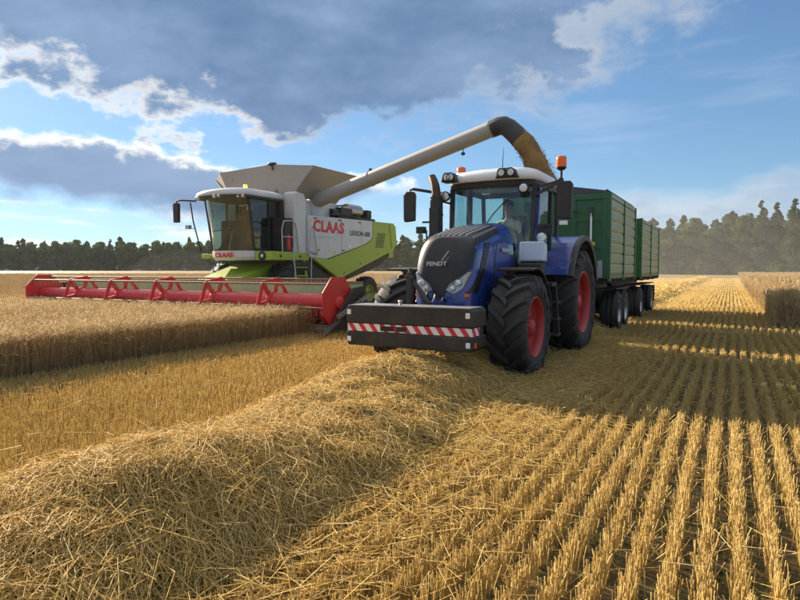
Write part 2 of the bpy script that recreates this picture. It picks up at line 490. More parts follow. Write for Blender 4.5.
    def build(s, name, m, parent=None, bevel=0.0, loc=None, fix=True):
        me = bpy.data.meshes.new(name)
        me.from_pydata(s.v, [], s.f)
        me.polygons.foreach_set('use_smooth', s.sm)
        if fix:
            bm = bmesh.new(); bm.from_mesh(me); bmesh.ops.recalc_face_normals(bm, faces=bm.faces); bm.to_mesh(me); bm.free()
        me.materials.append(M[m] if isinstance(m, str) else m)
        o = bpy.data.objects.new(name, me)
        COL.objects.link(o)
        if parent is not None: o.parent = parent
        if loc is not None: o.location = loc
        if bevel > 0:
            b = o.modifiers.new('bevel', 'BEVEL'); b.width = bevel; b.segments = 2; b.limit_method = 'ANGLE'; b.angle_limit = R(35)
        return o

def tag(o, label, cat, group=None, kind=None):
    if label: o['label'] = label
    if cat: o['category'] = cat
    if group: o['group'] = group
    if kind: o['kind'] = kind
    return o

def thing(name, label, cat, loc, rz=0.0, group=None):
    o = bpy.data.objects.new(name, None)
    o.empty_display_size = 0.2
    COL.objects.link(o)
    o.location = loc
    o.rotation_euler = (0, 0, rz)
    return tag(o, label, cat, group)

def copy_part(o, parent, **kw):
    c = o.copy()
    COL.objects.link(c)
    c.parent = parent
    for k, v in kw.items(): setattr(c, k, v)
    for ch in [x for x in o.children]:
        copy_part(ch, c)
    return c

def text(body, name, m, parent, loc, rot, size, extrude=0.002, bold=0.0, shear=0.0, sx=1.0, spacing=1.0):
    cu = bpy.data.curves.new(name, 'FONT')
    cu.body = body; cu.size = size; cu.extrude = extrude; cu.offset = bold; cu.shear = shear; cu.space_character = spacing
    cu.align_x = 'LEFT'; cu.align_y = 'BOTTOM_BASELINE'; cu.resolution_u = 3
    tmp = bpy.data.objects.new(name + '_curve', cu)
    COL.objects.link(tmp)
    bpy.context.view_layer.update()
    me = bpy.data.meshes.new_from_object(tmp.evaluated_get(bpy.context.evaluated_depsgraph_get()))
    bpy.data.objects.remove(tmp)
    me.name = name
    me.materials.clear(); me.materials.append(M[m])
    o = bpy.data.objects.new(name, me)
    COL.objects.link(o)
    o.parent = parent; o.location = loc; o.rotation_euler = rot; o.scale = (sx, 1, 1)
    return o

def arc(cx, cy, r, a0, a1, n):
    return [(cx + r*math.cos(R(a0+(a1-a0)*i/n)), cy + r*math.sin(R(a0+(a1-a0)*i/n))) for i in range(n+1)]

def np_mesh(name, verts, faces_n, idx, m, tone=None, smooth=False):
    """fast mesh of many equal-sided faces: verts (n,3), idx flat, faces_n corners per face"""
    me = bpy.data.meshes.new(name)
    nf = len(idx) // faces_n
    me.vertices.add(len(verts)); me.vertices.foreach_set('co', np.asarray(verts, dtype=np.float32).ravel())
    me.loops.add(len(idx)); me.loops.foreach_set('vertex_index', np.asarray(idx, dtype=np.int32))
    me.polygons.add(nf)
    me.polygons.foreach_set('loop_start', np.arange(0, len(idx), faces_n, dtype=np.int32))
    if tone is not None:
        at = me.attributes.new('tone', 'FLOAT', 'POINT'); at.data.foreach_set('value', np.asarray(tone, dtype=np.float32))
    me.update(calc_edges=True)
    if smooth: me.polygons.foreach_set('use_smooth', np.ones(nf, dtype=bool))
    me.materials.append(M[m])
    o = bpy.data.objects.new(name, me)
    COL.objects.link(o)
    return o

# ------------------------------------------------------------------ wheels
def make_wheel(parent, c, r, w, rim_r, side, rim_mat, lugs=20, lug_h=0.05, dish=0.12, seg=48, simple=False, rot=0.0):
    """side = +1 when the outer face looks to +x. wheel (disc) > tyre, rim, hub"""
    d = MB()
    xo = side * (w * 0.5 - dish)
    d.lathe([(xo, 0.02), (xo, rim_r * 0.30), (xo - side*0.05, rim_r * 0.36), (xo - side*0.07, rim_r * 0.80), (xo - side*0.02, rim_r*0.93),
             (xo - side*0.05, rim_r*0.95), (xo - side*0.11, rim_r*0.80), (xo - side*0.10, rim_r*0.36), (xo - side*0.09, 0.02)], n=seg)
    wh = d.build('wheel', rim_mat, parent, loc=c)
    b = MB()
    for xs in (side, -side):
        e = xs * w * 0.42
        b.lathe([(e, rim_r*1.03), (e + xs*0.012, rim_r*1.0), (e, rim_r*0.965), (e - xs*0.06, rim_r*0.93), (xs*0.02, rim_r*0.86), (xs*0.02, rim_r*0.90), (e - xs*0.05, rim_r*0.98)], n=seg)
    b.build('rim', rim_mat, wh)
    h = MB()
    h.lathe([(xo - side*.02, rim_r*.26), (xo + side*0.03, rim_r*0.24), (xo + side*0.045, rim_r*0.17), (xo + side*0.05, 0.01)], n=20)
    for k in range(10):
        a = 2*math.pi*k/10
        y, z = rim_r*0.32*math.cos(a), rim_r*0.32*math.sin(a)
        h.cyl((xo - side*.01, y, z), (xo + side*0.03, y, z), 0.016, 6)
    h.build('hub', rim_mat, wh)
    hw = w / 2
    rt = r - lug_h
    def crown(x):                                   # carcass radius over the width
        u = abs(x) / hw
        return rt - 0.05 * r * u ** 2.2
    prof = [(-hw*0.80, rim_r*0.99), (-hw*0.93, rim_r + (rt-rim_r)*0.25), (-hw*1.0, rim_r + (rt-rim_r)*0.55), (-hw*0.97, rim_r + (rt-rim_r)*0.80)]
    top = [(hw*t, crown(hw*t)) for t in (-0.86, -0.6, -0.3, 0, 0.3, 0.6, 0.86)]
    prof = prof + top + [(-x, q) for x, q in reversed(prof)]
    t = MB()
    t.lathe(prof, n=seg)
    if simple:
        for gx in (-0.5, 0.0, 0.5):
            t.lathe([(gx*hw - 0.05, crown(gx*hw) - 0.01), (gx*hw - 0.05, r - .004), (gx*hw + 0.05, r - .004), (gx*hw + 0.05, crown(gx*hw) - 0.01)], n=seg)
    else:
        for s in (-1, 1):
            for k in range(lugs):
                base = 2*math.pi*(k + (0.5 if s > 0 else 0)) / lugs + rot
                rings = []
                lw = 0.30 * 2*math.pi*r / lugs
                for q, u in enumerate((-0.06, 0.12, 0.35, 0.62, 0.88, 1.0, 1.02)):
                    ang = base + (u + 0.06) ** 0.85 * (w*0.50) / r if u > -0.05 else base
                    x = s * hw * u
                    rb = crown(x) - 0.015 if u < 0.95 else (crown(hw*0.95) - (0.06 if u < 1.01 else 0.16) * r)
                    tp = rb + 0.015 + lug_h + (0.004 if u < .9 else 0) if u < 0.95 else rb + (0.055*r if u < 1.01 else 0.02*r)
                    hwid = lw / 2 * (0.85 if q == 0 else 1.0 + 0.18*max(u, 0))
                    ring = []
                    for (sg, rad, k2) in ((-1, rb, 1.25), (1, rb, 1.25), (1, tp, 0.9), (-1, tp, 0.9)):
                        a2 = ang + sg * hwid * k2 / r
                        ring.append((x, -rad*math.cos(a2), rad*math.sin(a2)))
                    rings.append(ring)
                t.loft(rings, smooth=False)
    t.build('tyre', 'tyre_rubber', wh)
    return wh

# ------------------------------------------------------------------ tractor
TX, TY = -3.78, 8.9                                # front axle of the tractor on the ground
def hood_top(y):
    return 2.12 + (y + 0.6) * 0.235 - 0.02 * (y + 0.6) ** 2
HB = 1.02
def hood_w(y):
    return 0.50 + 0.05 * max(0.0, y)
def hood_point(f, th):
    """f in -1..1 round the plan outline (0 = middle of the nose), th 0..90 from the bottom edge to the crown"""
    xs, zs = math.cos(R(th)) ** 0.4, math.sin(R(th)) ** 0.4
    if th >= 89.9: xs = 0.0
    af = abs(f)
    if af < 0.4:                                    # the rounded nose
        a = af / 0.4 * 90
        x = math.sin(R(a)) ** 0.55; y = -0.80 + 0.40 * (1 - max(0.0, math.cos(R(a))) ** 0.6)
    else:
        x = 1.0; y = -0.40 + (af - 0.4) / 0.6 * 1.40
    lean = 0.20 * zs ** 3 * max(0.0, min(1.0, (0.2 - y) / 1.0))
    y2 = y + lean
    x = x * xs * hood_w(y2)
    return Vector((math.copysign(x, f) if f else 0.0, y2, HB + (hood_top(y2) - HB) * zs))

def hood_surf(x, y):
    u = min(0.999, abs(x) / hood_w(y))
    return HB + (hood_top(y) - HB) * (1 - u ** 5) ** 0.2

def hood_patch(test, off, fine=False):
    k0 = 4 if fine else 1
    NF, NT = 120 * k0, 22 * k0
    fs = [-1 + 2 * i / NF for i in range(NF + 1)]
    ths = [90 * (i / NT) ** 2.6 for i in range(NT + 1)]
    mb = MB()
    P = [[hood_point(f, t) for t in ths] for f in fs]
    used = {}
    nrm = {}
    def nv(i, j):
        a = P[min(i+1, NF)][j] - P[max(i-1, 0)][j]; b = P[i][min(j+1, NT)] - P[i][max(j-1, 0)]
        n = a.cross(b)
        if n.length < 1e-9: n = Vector((0, 0, 1))
        n.normalize()
        c = P[i][j] - Vector((0, 0.4, 1.4))
        return n if n.dot(c) > 0 else -n
    vs, faces = [], []
    for i in range(NF):
        for j in range(NT):
            c = (P[i][j] + P[i+1][j+1] + P[i+1][j] + P[i][j+1]) / 4
            if test(c):
                ids = []
                for (a, b) in ((i, j), (i+1, j), (i+1, j+1), (i, j+1)):
                    if (a, b) not in used:
                        used[(a, b)] = len(vs); vs.append(P[a][b] + nv(a, b) * off)
                    ids.append(used[(a, b)])
                faces.append(tuple(ids))
    mb.add(vs, faces, True)
    return mb

def make_tractor():
    T = thing('tractor', 'blue tractor with black grille and red wheel rims pulling two green trailers', 'tractor', (TX, TY, 0))
    # wheels
    for s in (1, -1):
        make_wheel(T, (s*0.98, 0, 0.775), 0.80, 0.58, 0.45, s, 'rim_red', lugs=16, lug_h=0.066, rot=0.1*s)
        make_wheel(T, (s*1.0, 3.05, 1.005), 1.03, 0.68, 0.59, s, 'rim_red', lugs=18, lug_h=0.07, dish=0.16, rot=.07)
    # chassis and drivetrain
    b = MB()
    b.bx(-0.30, 0.30, -0.55, 1.2, 0.62, 1.05).bx(-0.36, 0.36, 1.1, 3.3, 0.55, 1.35)
    b.bx(-0.45, 0.45, -0.68, -0.42, 0.7, 1.08)
    b.build('chassis', 'iron_dark', T, bevel=0.02)
    a = MB()
    a.tube([(-0.75, 0, 0.775), (-0.45, 0, 0.72), (0.45, 0, 0.72), (0.75, 0, 0.775)], 0.13, 12)
    a.bx(-0.25, 0.25, -0.2, 0.2, 0.55, 0.9)
    a.tube([(-0.7, 0.28, 0.74), (0.7, 0.28, 0.74)], 0.035, 8)
    a.build('front_axle', 'iron_dark', T)
    a = MB(); a.tube([(-0.72, 3.05, 1.0), (0.72, 3.05, 1.0)], 0.19, 14); a.build('rear_axle', 'iron_dark', T)
    # hood
    hood = hood_patch(lambda c: True, 0.0).build('hood', 'blue_paint', T)
    def grille(c):
        if c.y < -0.25 or c.z > 1.9:
            x = abs(c.x)
            lim = 1.20 + 1.02 * x
            if c.y > 0.55: return False
            edge = 0.455 if c.z < 1.95 else 0.43
            return c.z > lim and x < edge and c.y < 0.55 and (c.y < -0.30 or hood_surf(c.x, c.y) - c.z < 0.05)
        return False
    gr = hood_patch(grille, 0.009, True).build('grille', 'grille_black', T)
    def vent(c):
        yl = -0.70 + (c.z - 1.35) * 0.80
        return abs(c.x) > 0.38 and 1.30 < c.z < 2.06 and yl < c.y < yl + 0.20
    for s in (1, -1):
        hood_patch(lambda c: c.x * s > 0 and vent(c), 0.007, True).build('side_vent', 'grille_black', T)
    def lowpanel(c):
        return abs(c.x) > 0.40 and c.y > 0.25 and c.z < 1.50 + 0.35*(c.y - .25)
    for s in (1, -1):
        hood_patch(lambda c: c.x * s > 0 and lowpanel(c), 0.006, True).build('side_panel', 'black_plastic', T)
    for i in range(9):                              # long ribs running over the grille and up the hood
        x = -0.36 + 0.09 * i
        pts = []
        for k in range(12):
            y = -0.50 + 1.05 * k / 11 + 0.16 * (abs(x) / 0.4) ** 2 * (1 - k / 11)
            pts.append((x, y, hood_surf(x, y) + 0.010))
        y0, z0 = pts[0][1], pts[0][2]
        pts = [(x, y0 - 0.13, z0 - 0.14), (x, y0 - 0.07, z0 - 0.055)] + pts
        m = MB()
        rings = []
        for p in pts:
            rings.append([(p[0]-0.020, p[1], p[2]-0.02), (p[0]+0.020, p[1], p[2]-0.02), (p[0]+0.012, p[1], p[2]+0.016), (p[0]-0.012, p[1], p[2]+0.016)])
        m.loft(rings, smooth=False); m.build('rib', 'grey_rib', gr)
    # panel gaps, catches and decals on the hood
    for s in (1, -1):
        MB().tube([(s*(hood_w(y) + .002), y, HB + .02 + (hood_top(y) - HB)*zf) for y, zf in ((0.10, .0), (0.13, .3), (0.18, .6), (0.24, .80))], 0.006, 6).build('panel_gap', 'grille_black', T)
        for (y, z) in ((-0.1, 1.12), (0.5, 1.16), (0.9, 1.16)):
            MB().bx(s*(hood_w(y) - .01), s*(hood_w(y) + .016), y - .04, y + .04, z - .02, z + .02).build('catch', 'iron_dark', T, bevel=.004)
        MB().bx(s*(hood_w(.6) - .012), s*(hood_w(.6) + .006), 0.46, 0.82, 1.93, 1.99).build('decal', 'silver_text', T)
    # badge, name and slanted chrome line on the nose
    q = MB(); q.prism([(-0.10, 1.93), (-0.015, 1.93), (0.03, 2.07), (-0.035, 2.07)], -0.742, -0.752, 'y'); bd = q.build('badge', 'white_paint', gr, bevel=0.004)
    bd.rotation_euler = (R(-14), 0, 0); bd.location = (-0.03, -0.44, -0.225)
    text('FENDT', 'nameplate', 'silver_text', gr, (-0.225, -0.80, 1.70), (R(86), 0, 0), 0.085, 0.004, 0.0015, 0.0, 1.28)
    q = MB(); q.bar((0.02, -0.792, 1.77), (0.13, -0.765, 1.92), 0.010, 0.012); q.build('trim_line', 'silver_text', gr)
    # headlights
    for s in (1, -1):
        ol = [(0.11, 1.34), (0.24, 1.285), (0.36, 1.365), (0.46, 1.60), (0.43, 1.61), (0.30, 1.52), (0.165, 1.42)]
        def nose_y(x): return -0.80 + 0.40 * (1 - (1 - min(0.999, (abs(x)/0.5)) ** 3.6) ** 0.32)
        front = [(s*x, nose_y(x) - 0.028, z) for x, z in ol]; back = [(s*x, nose_y(x) + 0.10, z) for x, z in ol]
        h = MB().loft([front, back] if s > 0 else [back, front], smooth=False).build('headlight', 'steel', T, bevel=0.006)
        l = MB()
        for (x, z, r) in ((0.30, 1.448, 0.046), (0.215, 1.362, 0.040)):
            y = nose_y(x) - 0.03
            l.lathe([(y, r), (y - 0.014, r*0.98), (y - 0.022, r*0.7), (y - 0.026, 0.002)], c=(s*x, 0, z), axis='y', n=16)
        l.build('lens', 'lamp_glass', h)
        MB().bx(s*0.37, s*0.44, nose_y(.40) - 0.02, nose_y(.40) + 0.1, 1.24, 1.28).build('turn_signal', 'orange_lens', T, bevel=0.005)
    # front linkage, hoses, ballast
    lk = MB()
    for s in (1, -1):
        lk.bar((s*0.36, -0.5, 0.80), (s*0.36, -1.30, 0.82), 0.07, 0.16)
        lk.bar((s*0.2, -0.62, 1.02), (s*0.34, -1.15, 0.86), 0.06, 0.06)
    lk.bar((0, -0.66, 1.06), (-0.0, -1.28, 1.08), 0.06, 0.07)
    lk.bx(-0.42, 0.42, -0.75, -0.62, 0.62, 1.1)
    lk.build('front_linkage', 'iron_dark', T, bevel=0.01)
    p = MB(); p.bx(-0.445, -0.365, -1.02, -0.94, 0.95, 1.60).bx(-0.48, -0.33, -1.03, -0.93, 1.50, 1.56)
    p.tube([(-0.40, -0.98, 1.60), (-0.40, -0.98, 1.66)], 0.035, 10); p.build('linkage_post', 'iron_dark', T, bevel=0.006)
    p = MB(); p.bar((-0.36, -0.98, 1.48), (-0.02, -1.10, 1.14), 0.05, 0.05); p.build('stay_rod', 'iron_dark', T, bevel=0.005)
    for k in range(4):
        p = MB()
        x = -0.30 + 0.13 * k
        p.tube([(x, -0.78, 1.16), (x+0.02, -0.92, 1.33 - .03*k), (x+0.06, -1.02, 1.30 - .03*k), (x+0.05, -1.08, 1.17)], 0.013, 6)
        p.build('hydraulic_hose', 'iron_dark' if k % 2 else 'steel', T)
    wt = MB()
    def slab(z0, z1, cut0, cut1):
        wt.prism([(-1.0, z0 + cut0), (-1.0, z1 - cut1), (-0.965, z1), (0.965, z1), (1.0, z1 - cut1), (1.0, z0 + cut0), (0.965, z0), (-0.965, z0)], -1.73, -1.24, 'y')
    slab(0.885, 1.14, 0.0, 0.05); slab(0.565, 0.765, 0.05, 0.0)
    w_o = wt.build('front_weight', 'weight_black', T, bevel=0.014)
    w_o.location = (-0.07, 0, 0); w_o.scale = (0.97, 1, 1)
    MB().bx(-0.975, 0.975, -1.70, -1.28, 0.768, 0.882).build('core', 'weight_black', w_o)
    MB().bx(-0.985, 0.985, -1.722, -1.702, 0.772, 0.878).build('warning_stripe', 'hazard_stripes', w_o)
    for s in (1, -1):
        MB().bx(s*0.977, s*0.990, -1.69, -1.45, 0.772, 0.878).build('warning_stripe', 'hazard_stripes', w_o)
    # block seams, coupling mouth, studs, reflectors
    for x0, x1 in ((-0.42, -0.20), (-0.165, 0.0)):
        MB().bx(x0, x1, -1.732, -1.70, 0.79, 0.855).build('coupling_opening', 'grille_black', w_o)
    for x in (-0.47, 0.12):
        MB().bx(x - 0.004, x + 0.004, -1.7335, -1.70, 0.90, 1.13).build('seam', 'iron_dark', w_o)
        MB().bx(x - 0.004, x + 0.004, -1.7335, -1.70, 0.58, 0.755).build('seam', 'iron_dark', w_o)
    for x, z in ((-0.955, 1.04), (0.93, 1.045), (-0.955, 0.655), (0.935, 0.66)):
        MB().bx(x - 0.032, x + 0.032, -1.736, -1.728, z - 0.036, z + 0.036).build('reflector', 'reflector_white', w_o, bevel=0.003)
    MB().bx(1.0, 1.006, -1.66, -1.60, 0.62, 0.69).build('side_reflector', 'orange_lens', w_o)
    MB().lathe([(1.14, 0.02), (1.18, 0.02), (1.185, 0.035), (1.21, 0.03), (1.215, 0.001)], c=(-0.22, -1.5, 0), axis='z', n=12).build('pin', 'steel', w_o)
    MB().bx(-0.95, 0.95, -1.70, -1.27, 1.139, 1.143).build('top_plate', 'steel', w_o)
    # front mudguards
    for s in (1, -1):
        pr = arc(0, 0.775, 0.90, 104, 4, 12); inn = arc(0, 0.775, 0.87, 104, 4, 12)
        g = MB().band(pr, inn, s*0.66, s*1.24).build('front_fender', 'black_plastic', T, bevel=0.012)
        MB().bar((s*0.62, 0.05, 1.0), (s*0.86, 0.05, 1.65), 0.06, 0.10).build('fender_bracket', 'iron_dark', g)
    # rear mudguards: blue shell, black lip
    for s in (1, -1):
        o_ = arc(3.05, 1.04, 1.25, 156, 20, 18); i_ = arc(3.05, 1.04, 1.21, 156, 20, 18)
        g = MB().band(o_, i_, s*0.66, s*1.25).build('rear_fender', 'blue_paint', T, bevel=0.02)
        o_ = arc(3.05, 1.04, 1.255, 157, 18, 18); i_ = arc(3.05, 1.04, 1.15, 157, 18, 18)
        MB().band(o_, i_, s*1.251, s*1.33).build('fender_lip', 'black_plastic', g, bevel=0.015)
        MB().prism(arc(3.05, 1.04, 1.22, 156, 20, 18), s*0.64, s*0.66, 'x').build('inner_panel', 'blue_paint', g)
    # cab floor, pedestal and lower body
    c = MB(); c.bx(-0.72, 0.72, 1.25, 2.9, 1.25, 1.50); c.build('cab_floor', 'black_plastic', T, bevel=0.02)
    MB().bx(-0.64, 0.64, 2.1, 3.5, 1.5, 1.80).build('cab_rear_body', 'black_plastic', T, bevel=0.02)
    c = MB(); c.prism([(1.05, 1.1), (1.62, 1.1), (1.62, 1.42), (1.2, 1.95), (1.05, 1.95)], -0.55, 0.55, 'x'); c.build('firewall', 'black_plastic', T, bevel=0.02)
    # pillars
    Fb, Ft, Bb, Bt, Cb, Ct = (0.74, 1.28, 1.5), (0.775, 1.42, 3.17), (0.79, 2.30, 1.5), (0.80, 2.35, 3.17), (0.74, 3.02, 1.75), (0.76, 2.95, 3.17)
    def mx(p, s): return (p[0]*s, p[1], p[2])
    for s in (1, -1):
        MB().bar(mx(Fb, s), mx(Ft, s), 0.075, 0.09, (0, 1, 0)).build('pillar', 'black_plastic', T, bevel=0.012)
        MB().bar((s*0.80, 1.38, 1.55), (s*0.835, 1.50, 3.12), 0.055, 0.07, (0, 1, 0)).build('door_pillar', 'blue_paint', T, bevel=0.012)
        MB().bar(mx(Bb, s), mx(Bt, s), 0.07, 0.08, (0, 1, 0)).build('pillar', 'black_plastic', T, bevel=0.012)
        MB().bar(mx(Cb, s), mx(Ct, s), 0.07, 0.08, (0, 1, 0)).build('pillar', 'black_plastic', T, bevel=0.012)
        d = MB()
        d.bar((s*0.82, 1.46, 1.58), (s*0.80, 2.27, 1.58), 0.04, 0.06); d.bar((s*0.835, 1.53, 3.10), (s*0.82, 2.33, 3.10), 0.04, 0.05)
        d.bar((s*0.825, 2.24, 1.58), (s*0.83, 2.30, 3.10), 0.04, 0.05, (0, 1, 0))
        dr = d.build('door', 'black_plastic', T)
        MB().quad((s*0.815, 1.47, 1.60), (s*0.80, 2.25, 1.60), (s*0.815, 2.30, 3.08), (s*0.83, 1.52, 3.08)).build('pane', 'cab_glass', dr)
        MB().tube([(s*0.86, 1.62, 2.12), (s*0.89, 1.72, 2.12), (s*0.86, 1.80, 2.12)], 0.012, 6).build('handle', 'black_plastic', dr)
        MB().quad((s*0.785, 2.36, 1.82), (s*0.745, 2.98, 1.82), (s*0.765, 2.92, 3.10), (s*0.80, 2.40, 3.10)).build('side_window', 'cab_glass', T)
    # windscreen bowed forward, rear window
    ws = MB(); ra, rb_ = [], []
    for k in range(13):
        u = -1 + k / 6
        ra.append((0.74*u, 1.24 - 0.10*(1-u*u), 1.62)); rb_.append((0.755*u, 1.40 - 0.12*(1-u*u), 3.14))
    ws.loft([ra, rb_], caps=False, close=False); ws.build('windscreen', 'cab_glass', T)
    MB().quad((-0.70, 3.03, 1.82), (0.70, 3.03, 1.82), (0.72, 2.96, 3.10), (-0.72, 2.96, 3.10)).build('rear_window', 'cab_glass', T)
    MB().tube([(-0.1, 1.13, 2.32), (0.10, 1.20, 2.62), (0.34, 1.24, 2.88)], 0.010, 6).build('wiper', 'black_plastic', T)
    hd = MB(); rr = []
    for k in range(13):
        u = -1 + k / 6
        rr.append((0.80*u, 1.36 - 0.13*(1-u*u)))
    hd.prism(rr + [(0.84, 1.6), (-0.84, 1.6)], 3.10, 3.20, 'z'); hd.bx(-0.83, -0.75, 1.5, 3.0, 3.10, 3.20).bx(0.75, 0.83, 1.5, 3.0, 3.10, 3.20).bx(-0.8, 0.8, 2.94, 3.02, 3.10, 3.20)
    hd.build('roof_frame', 'black_plastic', T, bevel=0.015)
    # roof: a padded white shell
    rf = MB(); rings = []
    for (z, k, dy) in ((3.20, 0.97, 0.0), (3.235, 1.0, 0.0), (3.29, 0.995, 0.0), (3.36, 0.95, .02), (3.42, 0.84, .06), (3.465, 0.62, .1), (3.485, 0.25, .1)):
        ring = []
        for i in range(40):
            a = 2*math.pi*i/40
            cx, sy = math.cos(a), math.sin(a)
            x = math.copysign(abs(cx) ** 0.42, cx) * 0.86 * k; y = math.copysign(abs(sy) ** 0.42, sy) * 0.93 * k
            if y < 0: y -= 0.07 * (1 - (x/0.9)**2)
            ring.append((x, 2.10 + y + dy, z))
        rings.append(ring)
    rf.loft(rings); roof = rf.build('roof', 'white_paint', T)
    MB().bx(-0.35, 0.35, 1.7, 2.5, 3.47, 3.50).build('roof_hatch', 'white_paint', roof, bevel=0.01)
    # lamp clusters on the roof corners and lamps on the pillars
    for s in (1, -1):
        x0, x1 = (0.17, 0.58) if s > 0 else (-0.86, -0.54)
        cl = MB(); cl.prism([(x0, 3.215), (x1, 3.215), (x1 - 0.07, 3.36), (x1 - .12, 3.385), (x0 + .12, 3.385), (x0 + 0.04, 3.34)], 1.06, 1.30, 'y')
        co = cl.build('lamp_cluster', 'black_plastic', roof, bevel=0.02)
        for xl in ((x0 + 0.115, x1 - 0.125)):
            MB().lathe([(1.10, 0.076), (1.035, 0.076), (1.035, 0.064), (1.055, 0.058)], c=(xl, 0, 3.305), axis='y', n=18).build('lamp_bezel', 'black_plastic', roof)
            MB().lathe([(1.052, 0.062), (1.046, 0.05), (1.042, 0.002)], c=(xl, 0, 3.305), axis='y', n=18).build('lamp', 'lamp_glass', roof)
    for s in (1, -1):
        lp = MB(); x = 0.66 if s > 0 else -0.80
        lp.lathe([(1.22, 0.03), (1.18, 0.085), (1.12, 0.092), (1.11, 0.085)], c=(x, 0, 3.03 if s > 0 else 2.97), axis='y', n=18)
        o = lp.build('work_lamp', 'black_plastic', T)
        MB().lathe([(1.118, 0.072), (1.110, 0.06), (1.106, 0.002)], c=(x, 0, 3.03 if s > 0 else 2.97), axis='y', n=18).build('lens', 'lamp_glass', o)
    # mirrors on arms
    ar = MB(); ar.bar((0.80, 1.36, 2.93), (1.16, 1.42, 3.11), 0.05, 0.05); ar.bar((0.80, 1.36, 3.05), (1.16, 1.42, 3.14), 0.035, 0.035)
    ar.bar((1.16, 1.42, 3.12), (1.24, 1.44, 3.19), 0.05, 0.06); ar.tube([(1.24, 1.44, 3.19), (1.26, 1.44, 3.0)], 0.02, 8)
    arm = ar.build('mirror_arm', 'black_plastic', T)
    m1 = MB(); m1.prism([(1.15, 2.52), (1.40, 2.50), (1.415, 3.08), (1.38, 3.14), (1.18, 3.14), (1.15, 3.08)], 1.40, 1.52, 'y'); mo = m1.build('mirror', 'black_plastic', T, bevel=0.02)
    MB().bx(1.17, 1.39, 1.521, 1.527, 2.55, 3.10).build('mirror_glass', 'mirror_face', mo)
    MB().bx(1.20, 1.33, 1.41, 1.50, 2.40, 2.475).build('marker_lamp', 'reflector_white', mo, bevel=0.01)
    ar = MB(); ar.bar((-0.80, 1.36, 3.02), (-1.42, 1.05, 3.13), 0.045, 0.05); ar.bar((-0.80, 1.36, 2.86), (-1.10, 1.20, 2.95), 0.035, 0.035)
    ar.tube([(-1.42, 1.05, 3.13), (-1.47, 1.03, 3.11), (-1.47, 1.03, 2.98)], 0.02, 8); ar.build('mirror_arm', 'black_plastic', T)
    m1 = MB(); m1.prism([(-1.57, 2.52), (-1.37, 2.54), (-1.36, 3.02), (-1.39, 3.08), (-1.53, 3.08), (-1.57, 3.03)], 0.97, 1.09, 'y'); mo = m1.build('mirror', 'black_plastic', T, bevel=0.02)
    MB().bx(-1.585, -1.573, 0.98, 1.08, 2.56, 3.03).build('mirror_glass', 'mirror_face', mo)
    MB().bx(-1.56, -1.38, 1.091, 1.097, 2.56, 3.03).build('mirror_glass', 'mirror_face', mo)
    o = MB().tube([(-1.10, 0.98, 2.20), (-1.10, 0.98, 2.35), (-1.22, 0.98, 2.37)], 0.016, 6).box((-1.20, 0.96, 2.36), (0.15, 0.12, 0.12)).build('small_mirror', 'black_plastic', T)
    o = MB().tube([(-0.92, 1.0, 1.62), (-1.0, 1.0, 2.05), (-1.12, 0.98, 2.18)], 0.022, 8).box((-1.06, 0.96, 1.92), (0.12, 0.09, 0.16)).build('marker_lamp_bracket', 'black_plastic', T)
    MB().bx(-1.10, -1.02, 0.90, 0.915, 1.86, 1.97).build('marker_lens', 'lamp_glass', o)
    o = MB().tube([(0.86, 1.42, 2.28), (1.02, 1.34, 2.40), (1.10, 1.32, 2.40)], 0.018, 8).bx(0.86, 1.10, 1.36, 1.44, 2.26, 2.42).build('side_lamp_bracket', 'black_plastic', T)
    MB().lathe([(1.36, 0.075), (1.30, 0.085), (1.285, 0.07), (1.28, 0.002)], c=(0.93, 0, 2.19), axis='y', n=16).build('side_lamp', 'lamp_glass', o)
    # beacons
    o = MB().tube([(1.22, 1.44, 3.17), (1.22, 1.44, 3.34)], 0.022, 8).lathe([(3.33, .05), (3.36, .085), (3.38, .085)], c=(1.22, 1.44, 0), axis='z', n=18).build('beacon', 'black_plastic', T)
    MB().lathe([(3.38, 0.086), (3.42, 0.088), (3.50, 0.086), (3.54, 0.084), (3.56, 0.07), (3.566, 0.001)], c=(1.22, 1.44, 0), axis='z', n=20).build('lens', 'orange_lens', o)
    o = MB().lathe([(3.36, 0.09), (3.42, 0.088), (3.43, .07)], c=(-0.62, 1.45, 0), axis='z', n=18).build('beacon', 'reflector_white', T)
    MB().lathe([(3.43, 0.082), (3.50, 0.082), (3.525, 0.06), (3.53, 0.001)], c=(-0.62, 1.45, 0), axis='z', n=18).build('lens', 'orange_lens', o)
    MB().tube([(0.10, 1.65, 3.46), (0.11, 1.68, 3.86)], [0.012, 0.005], 6).build('antenna', 'black_plastic', T)
    # exhaust stack
    e = MB(); e.tube([(-0.92, 1.02, 1.35), (-0.92, 1.02, 2.95)], 0.115, 18); e.bx(-1.0, -0.82, 0.88, 0.97, 1.9, 2.75)
    for z in (2.0, 2.3, 2.62): e.lathe([(z, .117), (z, .124), (z + .03, .124), (z + .03, .117)], c=(-0.92, 1.02, 0), axis='z', n=18)
    ex = e.build('exhaust_stack', 'black_plastic', T)
    MB().tube([(-0.92, 1.02, 2.93), (-0.93, 1.02, 3.06), (-0.96, 1.04, 3.17), (-1.01, 1.08, 3.26), (-1.06, 1.12, 3.33)], [0.082, 0.080, 0.078, 0.076, 0.074], 16, caps=False).build('exhaust_tip', 'exhaust_rust', ex)
    MB().tube([(-1.03, .95, 2.5), (-1.16, .93, 2.5)], 0.018, 6).build('bracket', 'iron_dark', ex)
    # tank, steps, toolbox on the visible side
    tk = MB(); tk.prism([(1.55, 0.75), (2.15, 0.62), (2.15, 1.25), (1.55, 1.25)], 0.42, 0.95, 'x'); tk.build('fuel_tank', 'black_plastic', T, bevel=0.04)
